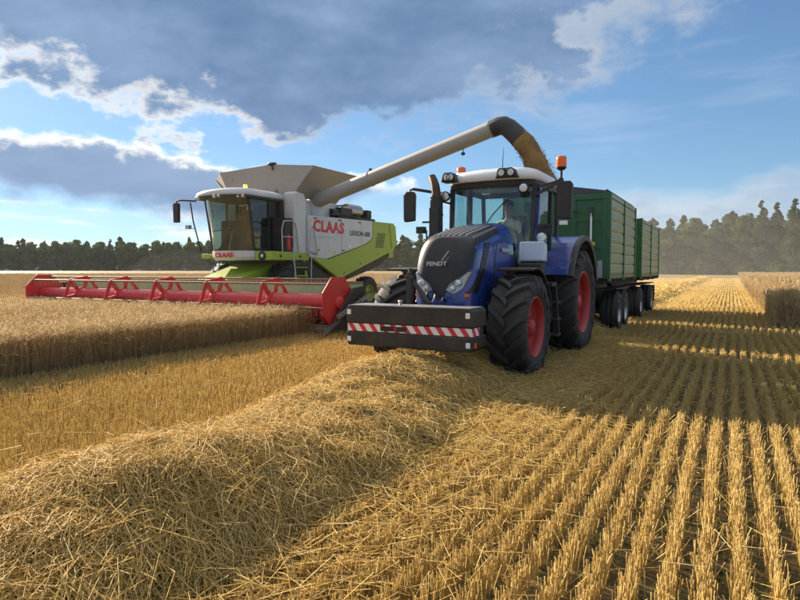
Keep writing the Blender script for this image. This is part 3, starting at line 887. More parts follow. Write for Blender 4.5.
    tk = MB(); tk.prism([(1.02, 1.78), (1.26, 1.76), (1.26, 2.08), (1.05, 2.12)], 0.62, 1.05, 'x'); tk.build('side_tank', 'tank_sky_sheen', T, bevel=0.03)
    MB().bx(0.60, 1.02, 1.0, 1.27, 1.30, 1.755).build('step_box', 'black_plastic', T, bevel=0.03)
    st = MB(); st.bx(0.80, 1.15, 1.22, 1.52, 1.36, 1.42); st.bar((1.10, 1.50, 1.40), (1.14, 1.62, 0.50), 0.05, 0.09, (1, 0, 0))
    so = st.build('steps', 'black_plastic', T)
    for z in (0.48, 0.76, 1.05):
        MB().bx(0.86, 1.18, 1.48, 1.74, z, z + 0.04).build('tread', 'iron_dark', so, bevel=0.006)
    MB().tube([(0.93, 1.30, 1.5), (0.96, 1.34, 2.1), (0.93, 1.38, 2.25)], 0.016, 8).build('grab_rail', 'black_plastic', T)
    MB().bx(0.90, 1.06, 1.05, 1.2, 1.15, 1.42).build('toolbox', 'black_plastic', T, bevel=0.02)
    # inside the cab
    s_ = MB(); s_.bx(-0.27, 0.27, 2.05, 2.55, 1.80, 1.98); seat = s_.build('seat', 'seat_fabric', T, bevel=0.05)
    MB().box((0, 2.62, 2.32), (0.50, 0.13, 0.78), (R(-10), 0, 0)).build('backrest', 'seat_fabric', seat, bevel=0.05)
    MB().bx(-0.32, -0.22, 2.0, 2.5, 2.05, 2.15).build('armrest', 'seat_fabric', seat, bevel=0.02)
    sc_ = MB(); sc_.tube([(0.0, 1.42, 1.7), (0.0, 1.62, 2.28)], 0.06, 10); col_ = sc_.build('steering_column', 'black_plastic', T)
    ring = []
    sw = MB(); cr = Matrix.Translation((0.0, 1.66, 2.36)) @ Euler((R(-28), 0, 0)).to_matrix().to_4x4()
    pts = [cr @ Vector((0.21*math.cos(2*math.pi*k/24), 0.21*math.sin(2*math.pi*k/24), 0)) for k in range(25)]
    sw.tube(pts, 0.016, 8, caps=False)
    for k in range(3): sw.tube([cr @ Vector((0, 0, -.03)), cr @ Vector((0.2*math.cos(2.09*k+.5), 0.2*math.sin(2.09*k+.5), 0))], 0.012, 6)
    sw.build('steering_wheel', 'black_plastic', col_)
    MB().bx(-0.60, -0.36, 1.75, 1.80, 2.25, 2.50).build('display', 'black_plastic', T, bevel=0.01)
    MB().bx(-0.62, -0.42, 2.0, 2.3, 1.7, 2.2).build('console', 'black_plastic', T, bevel=0.03)
    # rear hitch and drawbar coupling
    MB().bx(-0.2, 0.2, 3.3, 3.9, 0.55, 0.95).build('hitch', 'iron_dark', T, bevel=0.02)
    return T
tractor = make_tractor()

# ------------------------------------------------------------------ person driving the tractor
def make_person():
    """seated, hands on the wheel: one skinned body, hair and trousers as children"""
    P = thing('person', 'person in a cream shirt seated at the wheel of the blue tractor', 'person', (TX, TY + 2.28, 1.98))
    J = {  # joints, metres, hips at the origin, facing -y
        'hip': ((0, 0.05, 0.10), 0.155), 'waist': ((0, 0.07, 0.28), 0.14), 'chest': ((0, 0.06, 0.46), 0.165), 'neck0': ((0, 0.05, 0.62), 0.085),
        'neck': ((0, 0.03, 0.69), 0.055), 'head0': ((0, 0.02, 0.76), 0.075), 'head1': ((0, 0.015, 0.85), 0.095), 'head2': ((0, 0.02, 0.93), 0.078),
    }
    for s, n in ((1, 'l'), (-1, 'r')):
        J['sh' + n] = ((s*0.19, 0.05, 0.56), 0.072); J['el' + n] = ((s*0.27, -0.13, 0.36), 0.050); J['wr' + n] = ((s*0.17, -0.36, 0.42), 0.032)
        J['pa' + n] = ((s*0.165, -0.43, 0.44), 0.034)
        J['hi' + n] = ((s*0.10, 0.02, 0.09), 0.10); J['kn' + n] = ((s*0.15, -0.40, 0.10), 0.070); J['an' + n] = ((s*0.14, -0.46, -0.32), 0.045); J['to' + n] = ((s*0.15, -0.60, -0.36), 0.036)
    E = [('hip','waist'),('waist','chest'),('chest','neck0'),('neck0','neck'),('neck','head0'),('head0','head1'),('head1','head2')]
    for n in 'lr':
        E += [('chest','sh'+n),('sh'+n,'el'+n),('el'+n,'wr'+n),('wr'+n,'pa'+n),('hip','hi'+n),('hi'+n,'kn'+n),('kn'+n,'an'+n),('an'+n,'to'+n)]
    for s, n in ((1, 'l'), (-1, 'r')):            # fingers curled over the rim, thumb from the side of the palm
        for k in range(4):
            x = s*(0.135 + 0.022*k)
            J[f'f{n}{k}a'] = ((x, -0.485, 0.462), 0.0095); J[f'f{n}{k}b'] = ((x, -0.512, 0.435), 0.0088); J[f'f{n}{k}c'] = ((x, -0.495, 0.408 + .004*k), 0.008)
            E += [('pa'+n, f'f{n}{k}a'), (f'f{n}{k}a', f'f{n}{k}b'), (f'f{n}{k}b', f'f{n}{k}c')]
        J[f't{n}a'] = ((s*0.118, -0.44, 0.43), 0.011); J[f't{n}b'] = ((s*0.112, -0.475, 0.415), 0.009)
        E += [('pa'+n, f't{n}a'), (f't{n}a', f't{n}b')]
    names = list(J)
    me = bpy.data.meshes.new('body')
    me.from_pydata([J[n][0] for n in names], [(names.index(a), names.index(b)) for a, b in E], [])
    o = bpy.data.objects.new('body', me); COL.objects.link(o); o.parent = P
    sk = o.modifiers.new('skin', 'SKIN')
    if not me.skin_vertices: me.skin_vertices.new()
    for i, n in enumerate(names):
        r = J[n][1]
        d = me.skin_vertices[0].data[i]
        d.radius = (r, r * (0.72 if n in ('hip', 'waist', 'chest') else 1.0)); d.use_root = (n == 'hip')
    sb = o.modifiers.new('sub', 'SUBSURF'); sb.levels = 1; sb.render_levels = 2
    for k in ('skin', 'shirt_cream', 'trousers_blue'): me.materials.append(M[k])
    bpy.context.view_layer.update()
    ev = bpy.data.meshes.new_from_object(o.evaluated_get(bpy.context.evaluated_depsgraph_get()))
    ev.materials.clear()
    for k in ('skin', 'shirt_cream', 'trousers_blue'): ev.materials.append(M[k])
    for p in ev.polygons:
        c = p.center
        if c.z > 0.655 or (c.y < -0.22 and c.z > 0.25): p.material_index = 0
        elif c.z > 0.17: p.material_index = 1
        else: p.material_index = 2
        p.use_smooth = True
    o.modifiers.clear(); o.data = ev; ev.name = 'body'
    hr = MB(); hr.ball((0, 0.035, 0.895), (0.098, 0.105, 0.095), 16, 10); h = hr.build('hair', 'hair_dark', P)
    h.data.transform(Matrix.Translation((0, 0.012, 0.012)))
    f = MB(); f.ball((0, -0.095, 0.842), (0.014, 0.022, 0.022), 8, 6); f.build('nose', 'skin', P)
    for s in (1, -1):
        MB().ball((s*0.094, 0.02, 0.85), (0.012, 0.02, 0.032), 8, 6).build('ear', 'skin', P)
        MB().ball((s*0.034, -0.080, 0.868), (0.013, 0.008, 0.008), 8, 6).build('eye', 'hair_dark', P)
    MB().ball((0, -0.082, 0.80), (0.028, 0.008, 0.006), 8, 6).build('mouth', 'rim_red', P)
    return P
make_person()

# ------------------------------------------------------------------ combine harvester
CX, CY = -14.35, 16.0                              # front axle of the combine on the ground
HY = 11.9 - CY                                     # cutting edge of the header, local
def make_combine():
    C = thing('combine_harvester', 'white and lime green combine harvester cutting wheat with a wide red reel', 'combine', (CX, CY, 0))
    for s in (1, -1):
        make_wheel(C, (s*1.32, 0.1, 0.98), 1.02, 0.78, 0.46, s, 'combine_lime', lugs=18, lug_h=0.06, seg=36)
        make_wheel(C, (s*1.15, 5.0, 0.66), 0.69, 0.52, 0.33, s, 'combine_lime', lugs=16, lug_h=0.05, seg=32)
    MB().tube([(-1.1, 0.1, 0.98), (1.1, 0.1, 0.98)], 0.18, 12).build('front_axle', 'iron_dark', C)
    MB().tube([(-0.95, 5.0, 0.68), (0.95, 5.0, 0.68)], 0.12, 12).build('rear_axle', 'iron_dark', C)
    # body core
    b = MB(); b.prism([(-0.4, 1.15), (0.6, 1.05), (2.6, 1.10), (5.6, 1.75), (6.5, 2.2), (6.5, 3.35), (-0.4, 3.35)], -1.45, 1.45, 'x')
    b.build('body', 'iron_dark', C, bevel=0.03)
    for s in (1, -1):
        x0, x1 = s*1.46, s*1.62
        wp = MB(); wp.prism([(0.62, 2.06), (0.62, 3.50), (4.85, 3.58), (4.85, 2.98), (4.70, 2.80), (4.2, 2.60), (1.75, 2.02), (1.72, 2.0)], x0, x1, 'x')
        side = wp.build('side_panel', 'combine_white', C, bevel=0.025)
        lp = MB(); lp.prism([(0.78, 2.04), (1.78, 1.999), (4.22, 2.585), (4.74, 2.79), (4.868, 2.97), (4.868, 3.58), (6.60, 3.60), (6.60, 2.46), (2.55, 1.30), (2.30, 1.36)], x0 - s*0.004, x1 + s*0.012, 'x')
        lime = lp.build('lower_panel', 'combine_lime', C, bevel=0.025)
        MB().prism([(6.60, 2.50), (6.60, 3.60), (6.90, 3.50), (7.02, 2.70)], s*1.30, s*1.55, 'x').build('rear_panel', 'combine_lime', C, bevel=0.03)
        MB().bar((s*1.645, 6.2, 3.54), (s*1.645, 6.38, 2.52), 0.03, 0.04).build('panel_seam', 'combine_lime', lime)
        # seams, latches, louvres and small notices of the side
        for (y0, z0, y1, z1) in ((2.62, 2.22, 2.62, 3.53), (4.0, 2.58, 4.0, 3.56)):
            MB().bar((x1 + s*.001, y0, z0), (x1 + s*.001, y1, z1), 0.004, 0.012, (0, 1, 0)).build('seam', 'iron_dark', side)
        for (y, z) in ((1.0, 3.42), (2.5, 3.45), (3.85, 3.46), (2.74, 2.34)):
            MB().bx(x1, x1 + s*.025, y - .07, y + .07, z - .02, z + .02).build('latch', 'iron_dark', side, bevel=.004)
        for k in range(9):
            MB().box((x1 + s*.02, 5.35 + .02*k, 2.55 + .07*k), (.03, .62, .022)).build('louvre', 'iron_dark', lime)
        for (y, z, m_) in ((0.75, 3.33, 'yellow_paint'), (2.2, 2.25, 'yellow_paint'), (3.2, 2.5, 'reflector_white')):
            MB().bx(x1, x1 + s*.004, y - .05, y + .05, z - .06, z + .06).build('notice', m_, side)
        for (y, z) in ((2.75, 1.50), (3.9, 1.86), (5.2, 2.26), (6.4, 2.62)):
            MB().lathe([(x1 + s*.012, .03), (x1 + s*.03, .028), (x1 + s*.032, .002)], c=(0, y, z), axis='x', n=10).build('bolt', 'iron_dark', lime)
        if s > 0:
            text('CLAAS', 'maker_name', 'logo_red', side, (x1 + 0.003, 0.90, 2.98), (R(90), 0, R(90)), 0.54, 0.004, 0.022, 0.0, 1.12, 1.06)
            text('LEXION 600', 'model_name', 'logo_black', side, (x1 + 0.003, 3.18, 2.94), (R(90), 0, R(90)), 0.26, 0.003, 0.007, 0.0, 1.05, 1.0)
            # pressed lines and handles on the service door
            MB().tube([(x1 + .006, 0.72, 2.80), (x1 + .006, 2.1, 2.80), (x1 + .006, 2.35, 2.90), (x1 + .006, 2.35, 3.30)], 0.012, 6).build('pressed_line', 'combine_white', side)
            MB().tube([(x1 + .006, 0.74, 2.25), (x1 + .006, 0.95, 2.15), (x1 + .006, 1.25, 2.35)], 0.014, 6).build('door_strut', 'iron_dark', side)
    MB().bx(-1.4, 1.4, 6.45, 6.95, 2.15, 3.45).build('rear_hood', 'combine_lime', C, bevel=0.04)
    # tall white column behind the cab
    col = MB(); col.prism([(-0.02, 1.95), (0.60, 1.95), (0.60, 3.95), (0.50, 4.20), (0.08, 4.26), (-0.02, 4.20)], 1.07, 1.56, 'x').build('front_column', 'combine_white', C, bevel=0.05)
    MB().prism([(-0.02, 1.95), (0.60, 1.95), (0.60, 3.95), (0.50, 4.20), (0.08, 4.26), (-0.02, 4.20)], -1.56, -1.07, 'x').build('front_column', 'combine_white', C, bevel=0.05)
    MB().bx(-1.13, 1.10, 0.06, 3.2, 3.35, 4.118).build('grain_tank', 'combine_white', C, bevel=0.04)
    # flared tank extension: four leaning plates and their corner gussets
    zb, zt = 4.12, 5.17
    bx0, bx1, by0, by1 = -1.65, 1.12, 0.30, 3.0
    fl, fr, rr, rl = (bx0, by0, zb + .1), (bx1, by0, zb), (bx1, by1, zb), (bx0, by1, zb + .1)
    TA, TB, TC, TD = (-3.0, 0.95, 5.02), (-2.5, 0.62, 5.24), (0.0, 0.66, 5.36), (1.72, 0.80, 5.20)
    TE, TF = (1.80, 3.55, 5.18), (-2.6, 3.55, 5.15)
    fm = (-0.25, by0 - .005, zb + .05)
    for q in ((fl, fm, TC, TB), (fm, fr, TD, TC), (fr, rr, TE, TD), (rr, rl, TF, TE), (rl, fl, TA, TF)):
        MB().quad(*q, thick=0.02).build('tank_extension_plate', 'tank_tan', C)
    MB().add([fl, TB, TA], [(0, 1, 2)]).build('tank_gusset', 'tank_tan', C)
    MB().bar((bx1 + .01, by0 - .01, zb), (TD[0], TD[1] - .01, TD[2]), 0.05, 0.05).build('corner_rib', 'spout_grey', C)
    MB().bar((TC[0] - .02, TC[1] - .03, TC[2] - .02), (TC[0] + .12, TC[1] - .10, TC[2] - .20), 0.04, 0.05).build('plate_rib', 'iron_dark', C)
    MB().bar((0.55, 0.27, zb + .02), (0.42, 0.36, zb + .28), 0.05, 0.05).build('plate_rib', 'tine_brown', C)
    MB().bar((-1.7, 0.50, 4.75), (-1.75, 0.56, 4.98), 0.05, 0.05).build('plate_rib', 'tine_brown', C)
    MB().bar((TA[0], TA[1] - .02, TA[2]), (fl[0] - .1, fl[1] - .02, zb + .2), 0.05, 0.06).build('corner_rib', 'iron_dark', C)
    MB().ball((TC[0], TC[1], TC[2] + .02), (0.22, 0.08, 0.05), 10, 6).build('hinge', 'iron_dark', C)
    # cab
    def ring(z, yf, w, yb, n=13):
        pts = []
        for k in range(n):
            u = -1 + 2*k/(n-1)
            pts.append((w*u, yf + 0.42*abs(u)**2.4, z))
        return pts + [(w*0.99, yb, z), (-w*0.99, yb, z)]
    MB().loft([ring(1.94, -1.66, 0.88, -0.1), ring(2.05, -1.72, 0.92, -0.1), ring(2.24, -1.74, 0.92, -0.1)], smooth=False).build('cab_base', 'combine_white', C, bevel=0.03)
    g1, g2 = ring(2.24, -1.70, 0.90, -0.1), ring(3.90, -1.98, 0.94, -0.1)
    ws = MB().loft([g1[:13], g2[:13]], caps=False, close=False).build('windscreen', 'combine_glass', C)
    for s in (1, -1):
        a, b_ = (s*0.90, -1.28, 2.24), (s*0.94, -1.56, 3.90)
        MB().bar(a, b_, 0.07, 0.08, (0, 1, 0)).build('pillar', 'black_plastic', C, bevel=0.01)
        MB().bar((s*0.90, -0.12, 2.24), (s*0.94, -0.1, 3.90), 0.09, 0.10, (0, 1, 0)).build('pillar', 'black_plastic', C, bevel=0.01)
        d = MB(); d.bar((s*0.91, -1.25, 2.28), (s*0.91, -0.15, 2.28), 0.05, 0.07); d.bar((s*0.92, -1.30, 2.92), (s*0.92, -0.6, 3.02), 0.03, 0.03); d.bar((s*.93, -.62, 2.28), (s*.94, -.62, 3.88), .05, .05, (0, 1, 0))
        do = d.build('door', 'black_plastic', C)
        MB().quad((s*0.905, -1.27, 2.26), (s*0.905, -0.14, 2.26), (s*0.935, -0.14, 3.88), (s*0.935, -1.53, 3.88)).build('pane', 'door_glass', do)
    MB().quad((-0.86, -0.06, 2.3), (0.86, -0.06, 2.3), (0.88, -0.06, 3.85), (-0.88, -0.06, 3.85), thick=.02).build('cab_rear_wall', 'cab_lining', C)
    MB().bx(0.62, 1.06, -0.13, 0.0, 2.3, 3.95).build('air_duct', 'black_plastic', C, bevel=0.03)
    # cab floor, seat and desk seen through the glass
    st = MB(); st.bx(-0.28, 0.28, -1.0, -0.50, 2.24, 2.80); seat = st.build('seat', 'seat_fabric', C, bevel=0.05)
    MB().box((0, -0.46, 3.1), (0.52, 0.14, 0.72), (R(-6), 0, 0)).build('backrest', 'seat_fabric', seat, bevel=0.05)
    MB().tube([(0.05, -1.50, 2.24), (0.05, -1.32, 2.85)], 0.05, 8).build('steering_column', 'black_plastic', C)
    sw = MB(); cr = Matrix.Translation((0.05, -1.30, 2.88)) @ Euler((R(-30), 0, 0)).to_matrix().to_4x4()
    sw.tube([cr @ Vector((0.2*math.cos(2*math.pi*k/20), 0.2*math.sin(2*math.pi*k/20), 0)) for k in range(21)], 0.017, 6, caps=False)
    sw.tube([cr @ Vector((-.2, 0, 0)), cr @ Vector((.2, 0, 0))], 0.014, 6); sw.build('steering_wheel', 'black_plastic', C)
    MB().bx(0.40, 0.58, -1.1, -0.62, 2.5, 2.9).build('console', 'black_plastic', C, bevel=0.03)
    MB().bx(0.46, 0.66, -1.22, -1.17, 3.15, 3.36).build('display', 'black_plastic', C, bevel=0.01)
    MB().bx(0.60, 0.85, -1.28, -1.27, 3.55, 3.68).build('document', 'reflector_white', C)
    # roof
    def rring(z, k, dy=0.0):
        return [(x*k, -1.2 + (y + 1.2)*k + dy, z) for x, y, _ in ring(0, -2.22, 1.14, -0.05, 15)]
    MB().loft([rring(3.90, .93), rring(3.93, .985), rring(3.98, .985)], smooth=False).build('roof_liner', 'cab_lining', C)
    rf = MB().loft([rring(3.98, 0.99), rring(4.02, 1.0), rring(4.09, 0.985), rring(4.17, 0.90, .05), rring(4.23, 0.70, .12), rring(4.25, 0.35, .18)]).build('cab_roof', 'combine_white', C)
    for (x, y, r) in ((-0.95, -1.95, .055), (-0.75, -2.05, .055), (0.1, -2.19, .06), (0.28, -2.18, .05), (0.84, -1.93, .06), (0.98, -1.86, .06)):
        MB().lathe([(y + .06, r), (y - .03, r), (y - .045, r*.7), (y - .05, .002)], c=(x, 0, 3.94), axis='y', n=14).build('roof_lamp', 'lamp_glass', rf)
    o = MB().lathe([(4.20, .05), (4.24, .07), (4.25, .07)], c=(0.62, -1.35, 0), axis='z', n=14).build('beacon', 'black_plastic', C)
    MB().lathe([(4.25, .07), (4.33, .065), (4.36, .04), (4.365, .001)], c=(0.62, -1.35, 0), axis='z', n=14).build('lens', 'beacon_lit', o)
    # mirror, its arm and the marker rod at the far corner
    MB().tube([(-0.95, -1.95, 3.86), (-1.35, -2.2, 3.88), (-1.52, -2.26, 3.86), (-1.52, -2.26, 3.75)], 0.028, 8).build('mirror_arm', 'black_plastic', C)
    mo = MB().prism([(-1.62, 3.16), (-1.42, 3.16), (-1.40, 3.74), (-1.44, 3.80), (-1.60, 3.80), (-1.64, 3.74)], -2.32, -2.20, 'y').build('mirror', 'black_plastic', C, bevel=0.02)
    MB().bx(-1.61, -1.43, -2.199, -2.193, 3.2, 3.75).build('mirror_glass', 'mirror_face', mo)
    MB().tube([(-1.12, -2.05, 3.82), (-1.05, -2.0, 3.2), (-0.93, -1.80, 2.22)], 0.022, 6).build('marker_rod', 'black_plastic', C)
    MB().bx(-1.36, -1.18, -2.06, -1.96, 2.96, 3.08).tube([(-1.2, -2.0, 3.0), (-1.0, -1.98, 2.96)], 0.014, 6).build('work_lamp', 'steel', C)
    o = MB().tube([(0.92, -1.62, 3.86), (1.22, -1.9, 3.92)], 0.02, 6).build('lamp_arm', 'black_plastic', C)
    text('CLAAS', 'cab_name', 'logo_red', C, (-0.36, -1.748, 2.03), (R(90), 0, 0), 0.20, 0.004, 0.009, 0.0, 1.25, 1.05)
    # lime fascia, platform, ladder, rails, extinguisher
    pl = MB().prism([(-1.30, 1.93), (-1.30, 2.22), (0.60, 2.20), (0.60, 1.93)], 0.935, 1.66, 'x').build('platform', 'combine_lime', C, bevel=0.03)
    MB().bx(-1.32, -0.96, -1.45, -0.6, 2.0, 2.16).build('platform', 'combine_lime', C, bevel=0.04)
    MB().lathe([(-1.302, .16), (-1.32, .15), (-1.32, .02)], c=(1.25, 0, 2.07), axis='y', n=16).build('lamp_recess', 'black_plastic', pl)
    MB().lathe([(-1.322, .06), (-1.34, .05), (-1.345, .002)], c=(1.25, 0, 2.07), axis='y', n=12).build('lamp', 'lamp_glass', pl)
    for x in (1.667,):
        for y in (-0.9, 0.1):
            MB().lathe([(x, .05), (x + .01, .045), (x + .012, .002)], c=(0, y, 2.07), axis='x', n=12).build('cap', 'black_plastic', pl)
    ld = MB(); ld.bar((1.62, -0.20, 1.93), (1.80, -0.25, 0.75), 0.05, 0.09, (0, 1, 0)); ld.bar((1.62, 0.38, 1.93), (1.80, 0.33, 0.75), 0.05, 0.09, (0, 1, 0))
    lo = ld.build('ladder', 'combine_lime', C)
    for k in range(4):
        z = 0.85 + 0.28*k; x = 1.80 - (z - .75)*0.124
        MB().bx(x - .10, x + .10, -0.22, 0.35, z, z + .03).build('tread', 'combine_lime', lo)
    def rail(pts): return MB().tube(pts, 0.02, 8, caps=True).build('hand_rail', 'steel', C)
    rail([(1.62, -0.75, 2.20), (1.64, -0.8, 2.95), (1.64, -0.7, 3.20), (1.64, -0.3, 3.24), (1.64, -0.1, 3.14), (1.62, -0.02, 2.95), (1.60, 0.10, 2.2)])
    rail([(1.64, -0.78, 2.70), (1.63, 0.03, 2.70)])
    rail([(1.70, 0.55, 2.1), (1.72, 0.62, 3.0), (1.72, 0.75, 3.12), (1.70, 0.98, 2.4), (1.70, 1.0, 2.1)])
    rail([(1.85, -0.30, 1.0), (1.80, -0.42, 2.1), (1.74, -0.36, 2.35)])
    rail([(1.86, 0.42, 1.0), (1.82, 0.52, 2.1), (1.74, 0.45, 2.35)])
    ex = MB().lathe([(2.52, .01), (2.52, .10), (2.60, .115), (3.0, .115), (3.08, .08), (3.12, .04), (3.2, .04), (3.2, .01)], c=(1.38, -0.22, -0.28), axis='z', n=16).build('fire_extinguisher', 'extinguisher_red', C)
    MB().tube([(1.38, -0.30, 2.88), (1.46, -0.38, 2.75), (1.46, -0.36, 2.35)], 0.016, 6).build('hose', 'rubber_black', ex)
    MB().bx(1.2, 1.40, -0.06, -0.025, 3.0, 3.25).build('notice', 'yellow_paint', C)
    # unloading spout swung out over the trailer: base turret, tube, rubber boot
    A, B = Vector((1.15, 1.7, 4.10)), Vector((8.45, 0.22, 5.60))
    MB().tube([(1.0, 1.75, 3.3), (1.0, 1.75, 3.9), (1.08, 1.72, 4.04), A], [0.36, 0.34, 0.30, 0.27], 20).build('spout_turret', 'combine_white', C)
    sp = MB().tube([A, A + (B-A)*0.02, B], [0.27, 0.255, 0.225], 24).build('unloading_spout', 'spout_grey', C)
    d = (B - A).normalized()
    for t in (0.02, 0.36, 0.985):
        p = A + (B-A)*t; r = 0.262 - 0.03*t
        MB().tube([p, p + d*0.045], r + .012, 24).build('flange', 'spout_grey', sp)
    p = A + (B-A)*0.36
    MB().bx(p.x - .02, p.x + .06, p.y - .05, p.y + .03, p.z + .24, p.z + .34).build('clamp', 'iron_dark', sp)
    # the boot bends down over the trailer
    bp = [B - d*0.02, B + d*0.16, B + Vector((0.30, -.05, 0.02)), B + Vector((0.46, -.08, -0.08)), B + Vector((0.66, -.12, -0.27)), B + Vector((0.83, -.16, -0.46))]
    MB().tube(bp, [0.245, 0.25, 0.255, 0.26, 0.265, 0.265], 24, caps=False).build('spout_boot', 'rubber_black', C)
    lp = A + (B-A)*0.86
    MB().tube([lp + Vector((0, 0, -.22)), lp + Vector((0, -.02, -.34))], 0.015, 6).ball((lp.x, lp.y - .02, lp.z - .38), (.07, .06, .05), 8, 6).build('spout_lamp', 'iron_dark', sp)
    # engine deck
    MB().bx(-1.2, 1.3, 2.9, 5.6, 3.40, 3.72).build('engine_deck', 'iron_dark', C, bevel=0.03)
    MB().tube([(1.15, 2.6, 3.75), (1.15, 3.6, 3.82)], 0.16, 12).build('duct', 'iron_dark', C)
    MB().bx(0.8, 1.35, 3.0, 3.8, 3.72, 4.0).build('engine_block', 'iron_dark', C, bevel=0.04)
    o = MB().tube([(1.05, 3.75, 3.98), (1.05, 4.65, 3.98)], 0.24, 18).build('air_cleaner', 'steel', C)
    MB().tube([(1.05, 4.6, 3.98), (1.05, 4.95, 3.92), (1.0, 5.1, 3.72)], 0.17, 14).build('intake_elbow', 'rubber_black', C)
    MB().bx(0.7, 1.3, 4.95, 5.3, 3.72, 4.05).build('radiator_housing', 'iron_dark', C, bevel=0.03)
    MB().tube([(1.3, 2.4, 3.66), (1.32, 3.2, 3.72), (1.3, 4.2, 3.66)], 0.035, 8).build('pipe', 'iron_dark', C)
    MB().tube([(1.2, 3.0, 4.05), (1.2, 3.6, 4.12)], 0.03, 8).tube([(1.2, 3.3, 4.0), (1.2, 3.3, 4.1)], .03, 8).build('bracket', 'iron_dark', C)
    # feeder house
    f = MB(); f.prism([(0.4, 1.35), (0.4, 2.05), (-2.6, 1.15), (-2.6, 0.35)], -0.85, 0.85, 'x').build('feeder_house', 'combine_lime', C, bevel=0.03)
    # ------------------------------------------------ header
    HW = 6.1                                        # half width
    hb = MB(); hb.prism([(HY + 0.95, 0.22), (HY + 1.0, 1.27), (HY + 1.12, 1.27), (HY + 1.10, 0.22)], -HW, HW, 'x')
    hb.bx(-HW, HW, HY + 0.15, HY + 1.05, 0.16, 0.22)
    H = hb.build('header', 'header_green', C)
    MB().bx(-HW, HW, HY + 0.98, HY + 1.16, 1.271, 1.33).build('top_beam', 'tine_brown', H)
    MB().tube([(-HW + .1, HY + 0.66, 0.55), (HW - .1, HY + 0.66, 0.55)], 0.20, 16).build('auger', 'combine_red', H)
    for s in (1, -1):
        fl_ = MB(); n = 200
        pts_in, pts_out = [], []
        for k in range(n):
            a = s * 2*math.pi*k/18; x = s*(0.9 + (HW - 1.0)*k/(n-1))
            pts_in.append((x, HY + 0.66 + 0.19*math.cos(a), 0.55 + 0.19*math.sin(a))); pts_out.append((x, HY + 0.66 + 0.33*math.cos(a), 0.55 + 0.33*math.sin(a)))
        fl_.loft([pts_in, pts_out], caps=False, close=False); fl_.build('auger_flight', 'combine_red', H)
        ep = MB(); ep.prism([(HY - 0.35, 0.20), (HY - 0.1, 0.55), (HY + 0.6, 1.18), (HY + 1.15, 1.22), (HY + 1.15, 0.18)], s*(HW + 0.01), s*(HW + 0.07), 'x').build('header_side', 'iron_dark', H, bevel=0.01)
        MB().prism([(HY - 0.72, 0.12), (HY - 0.30, 0.20), (HY - 0.05, 0.46), (HY - 0.35, 0.34)], s*(HW + 0.0), s*(HW + 0.16), 'x').build('divider', 'iron_dark', H, bevel=0.03)
        for k in range(4):                          # drive belts, hoses and rods on the end of the header
            y = HY + 0.25 + 0.2*k
            MB().tube([(s*(HW + .12), y, 0.35 + .1*k), (s*(HW + .16), y + .3, 0.75 + .1*k), (s*(HW + .12), y + .55, 0.95 + .06*k)], 0.022, 6).build('drive_hose', 'iron_dark', H)
        MB().bar((s*(HW + .12), HY - .2, .5), (s*(HW + .16), HY + 1.2, 1.0), 0.05, 0.10).build('reel_arm', 'steel', H)
        MB().bx(s*(HW + .08), s*(HW + .24), HY + 0.75, HY + 1.15, 0.3, 0.75).build('drive_cover', 'header_green', H, bevel=0.02)
    kb = MB(); kb.bx(-HW, HW, HY + 0.02, HY + 0.14, 0.15, 0.18); ko = kb.build('knife_bar', 'steel', H)
    fg = MB()
    for k in range(160):
        x = -HW + 0.04 + k*(2*HW - .08)/159
        fg.add([(x-.02, HY+.02, .15), (x+.02, HY+.02, .15), (x, HY-.10, .16), (x, HY+.02, .19)], [(0,1,2),(0,2,3),(1,3,2)])
    tag(fg.build('knife_fingers', 'steel', H), None, None, kind='stuff')
    # reel: tube, seven hexagonal frames, six tine bars
    RY, RZ, RR = HY + 0.12, 0.83, 0.60
    MB().tube([(-HW + .12, RY, RZ), (HW - .12, RY, RZ)], 0.205, 24).build('reel_tube', 'combine_red', H)
    cor = [(RY + RR*math.sin(R(60*k + 20)), RZ + RR*math.cos(R(60*k + 20))) for k in range(6)]
    hexm = MB()
    for k in range(6):
        (y0, z0), (y1, z1) = cor[k], cor[(k+1) % 6]
        hexm.bar((0, y0 - RY, z0 - RZ), (0, y1 - RY, z1 - RZ), 0.10, 0.050, (1, 0, 0))
        hexm.bar((0, 0, 0), (0, y0 - RY, z0 - RZ), 0.13, 0.052, (1, 0, 0))
    hexm.lathe([(-.06, .02), (-.06, .24), (.06, .24), (.06, .02)], n=20)
    first = None
    for k in range(1, 6):
        x = -HW + 0.12 + k*(2*HW - .24)/6
        if first is None:
            first = hexm.build('reel_frame', 'combine_red', H, loc=(x, RY, RZ), bevel=0.012)
        else:
            copy_part(first, H, location=(x, RY, RZ))
    oct_ = [(RY + 0.68*math.sin(R(45*k + 22)), RZ + 0.68*math.cos(R(45*k + 22))) for k in range(8)]
    for s in (1, -1):
        pl_ = MB().prism(oct_, s*(HW - .10), s*(HW - .06), 'x').build('reel_end_plate', 'combine_red', H, bevel=0.008)
        for k in range(8):
            y, z = oct_[k]
            MB().bar((s*(HW - .05), RY, RZ), (s*(HW - .05), y, z), 0.03, 0.03).build('plate_rib', 'combine_red', pl_) if False else None
        MB().lathe([(s*(HW - .06), .16), (s*(HW + .0), .15), (s*(HW + .02), .1), (s*(HW + .02), .01)], c=(0, RY, RZ), n=16).build('plate_hub', 'combine_red', pl_)
    tn = MB()
    for (y, z) in cor:
        MB().tube([(-HW + .1, y, z), (HW - .1, y, z)], 0.026, 8).build('tine_bar', 'tine_brown', H)
        for k in range(80):
            x = -HW + .16 + k*(2*HW - .32)/79 + random.uniform(-.01, .01)
            tn.bar((x, y, z), (x, y + .05, z - .20), 0.007, 0.007)
    tag(tn.build('reel_tines', 'header_green', H), None, None, kind='stuff')
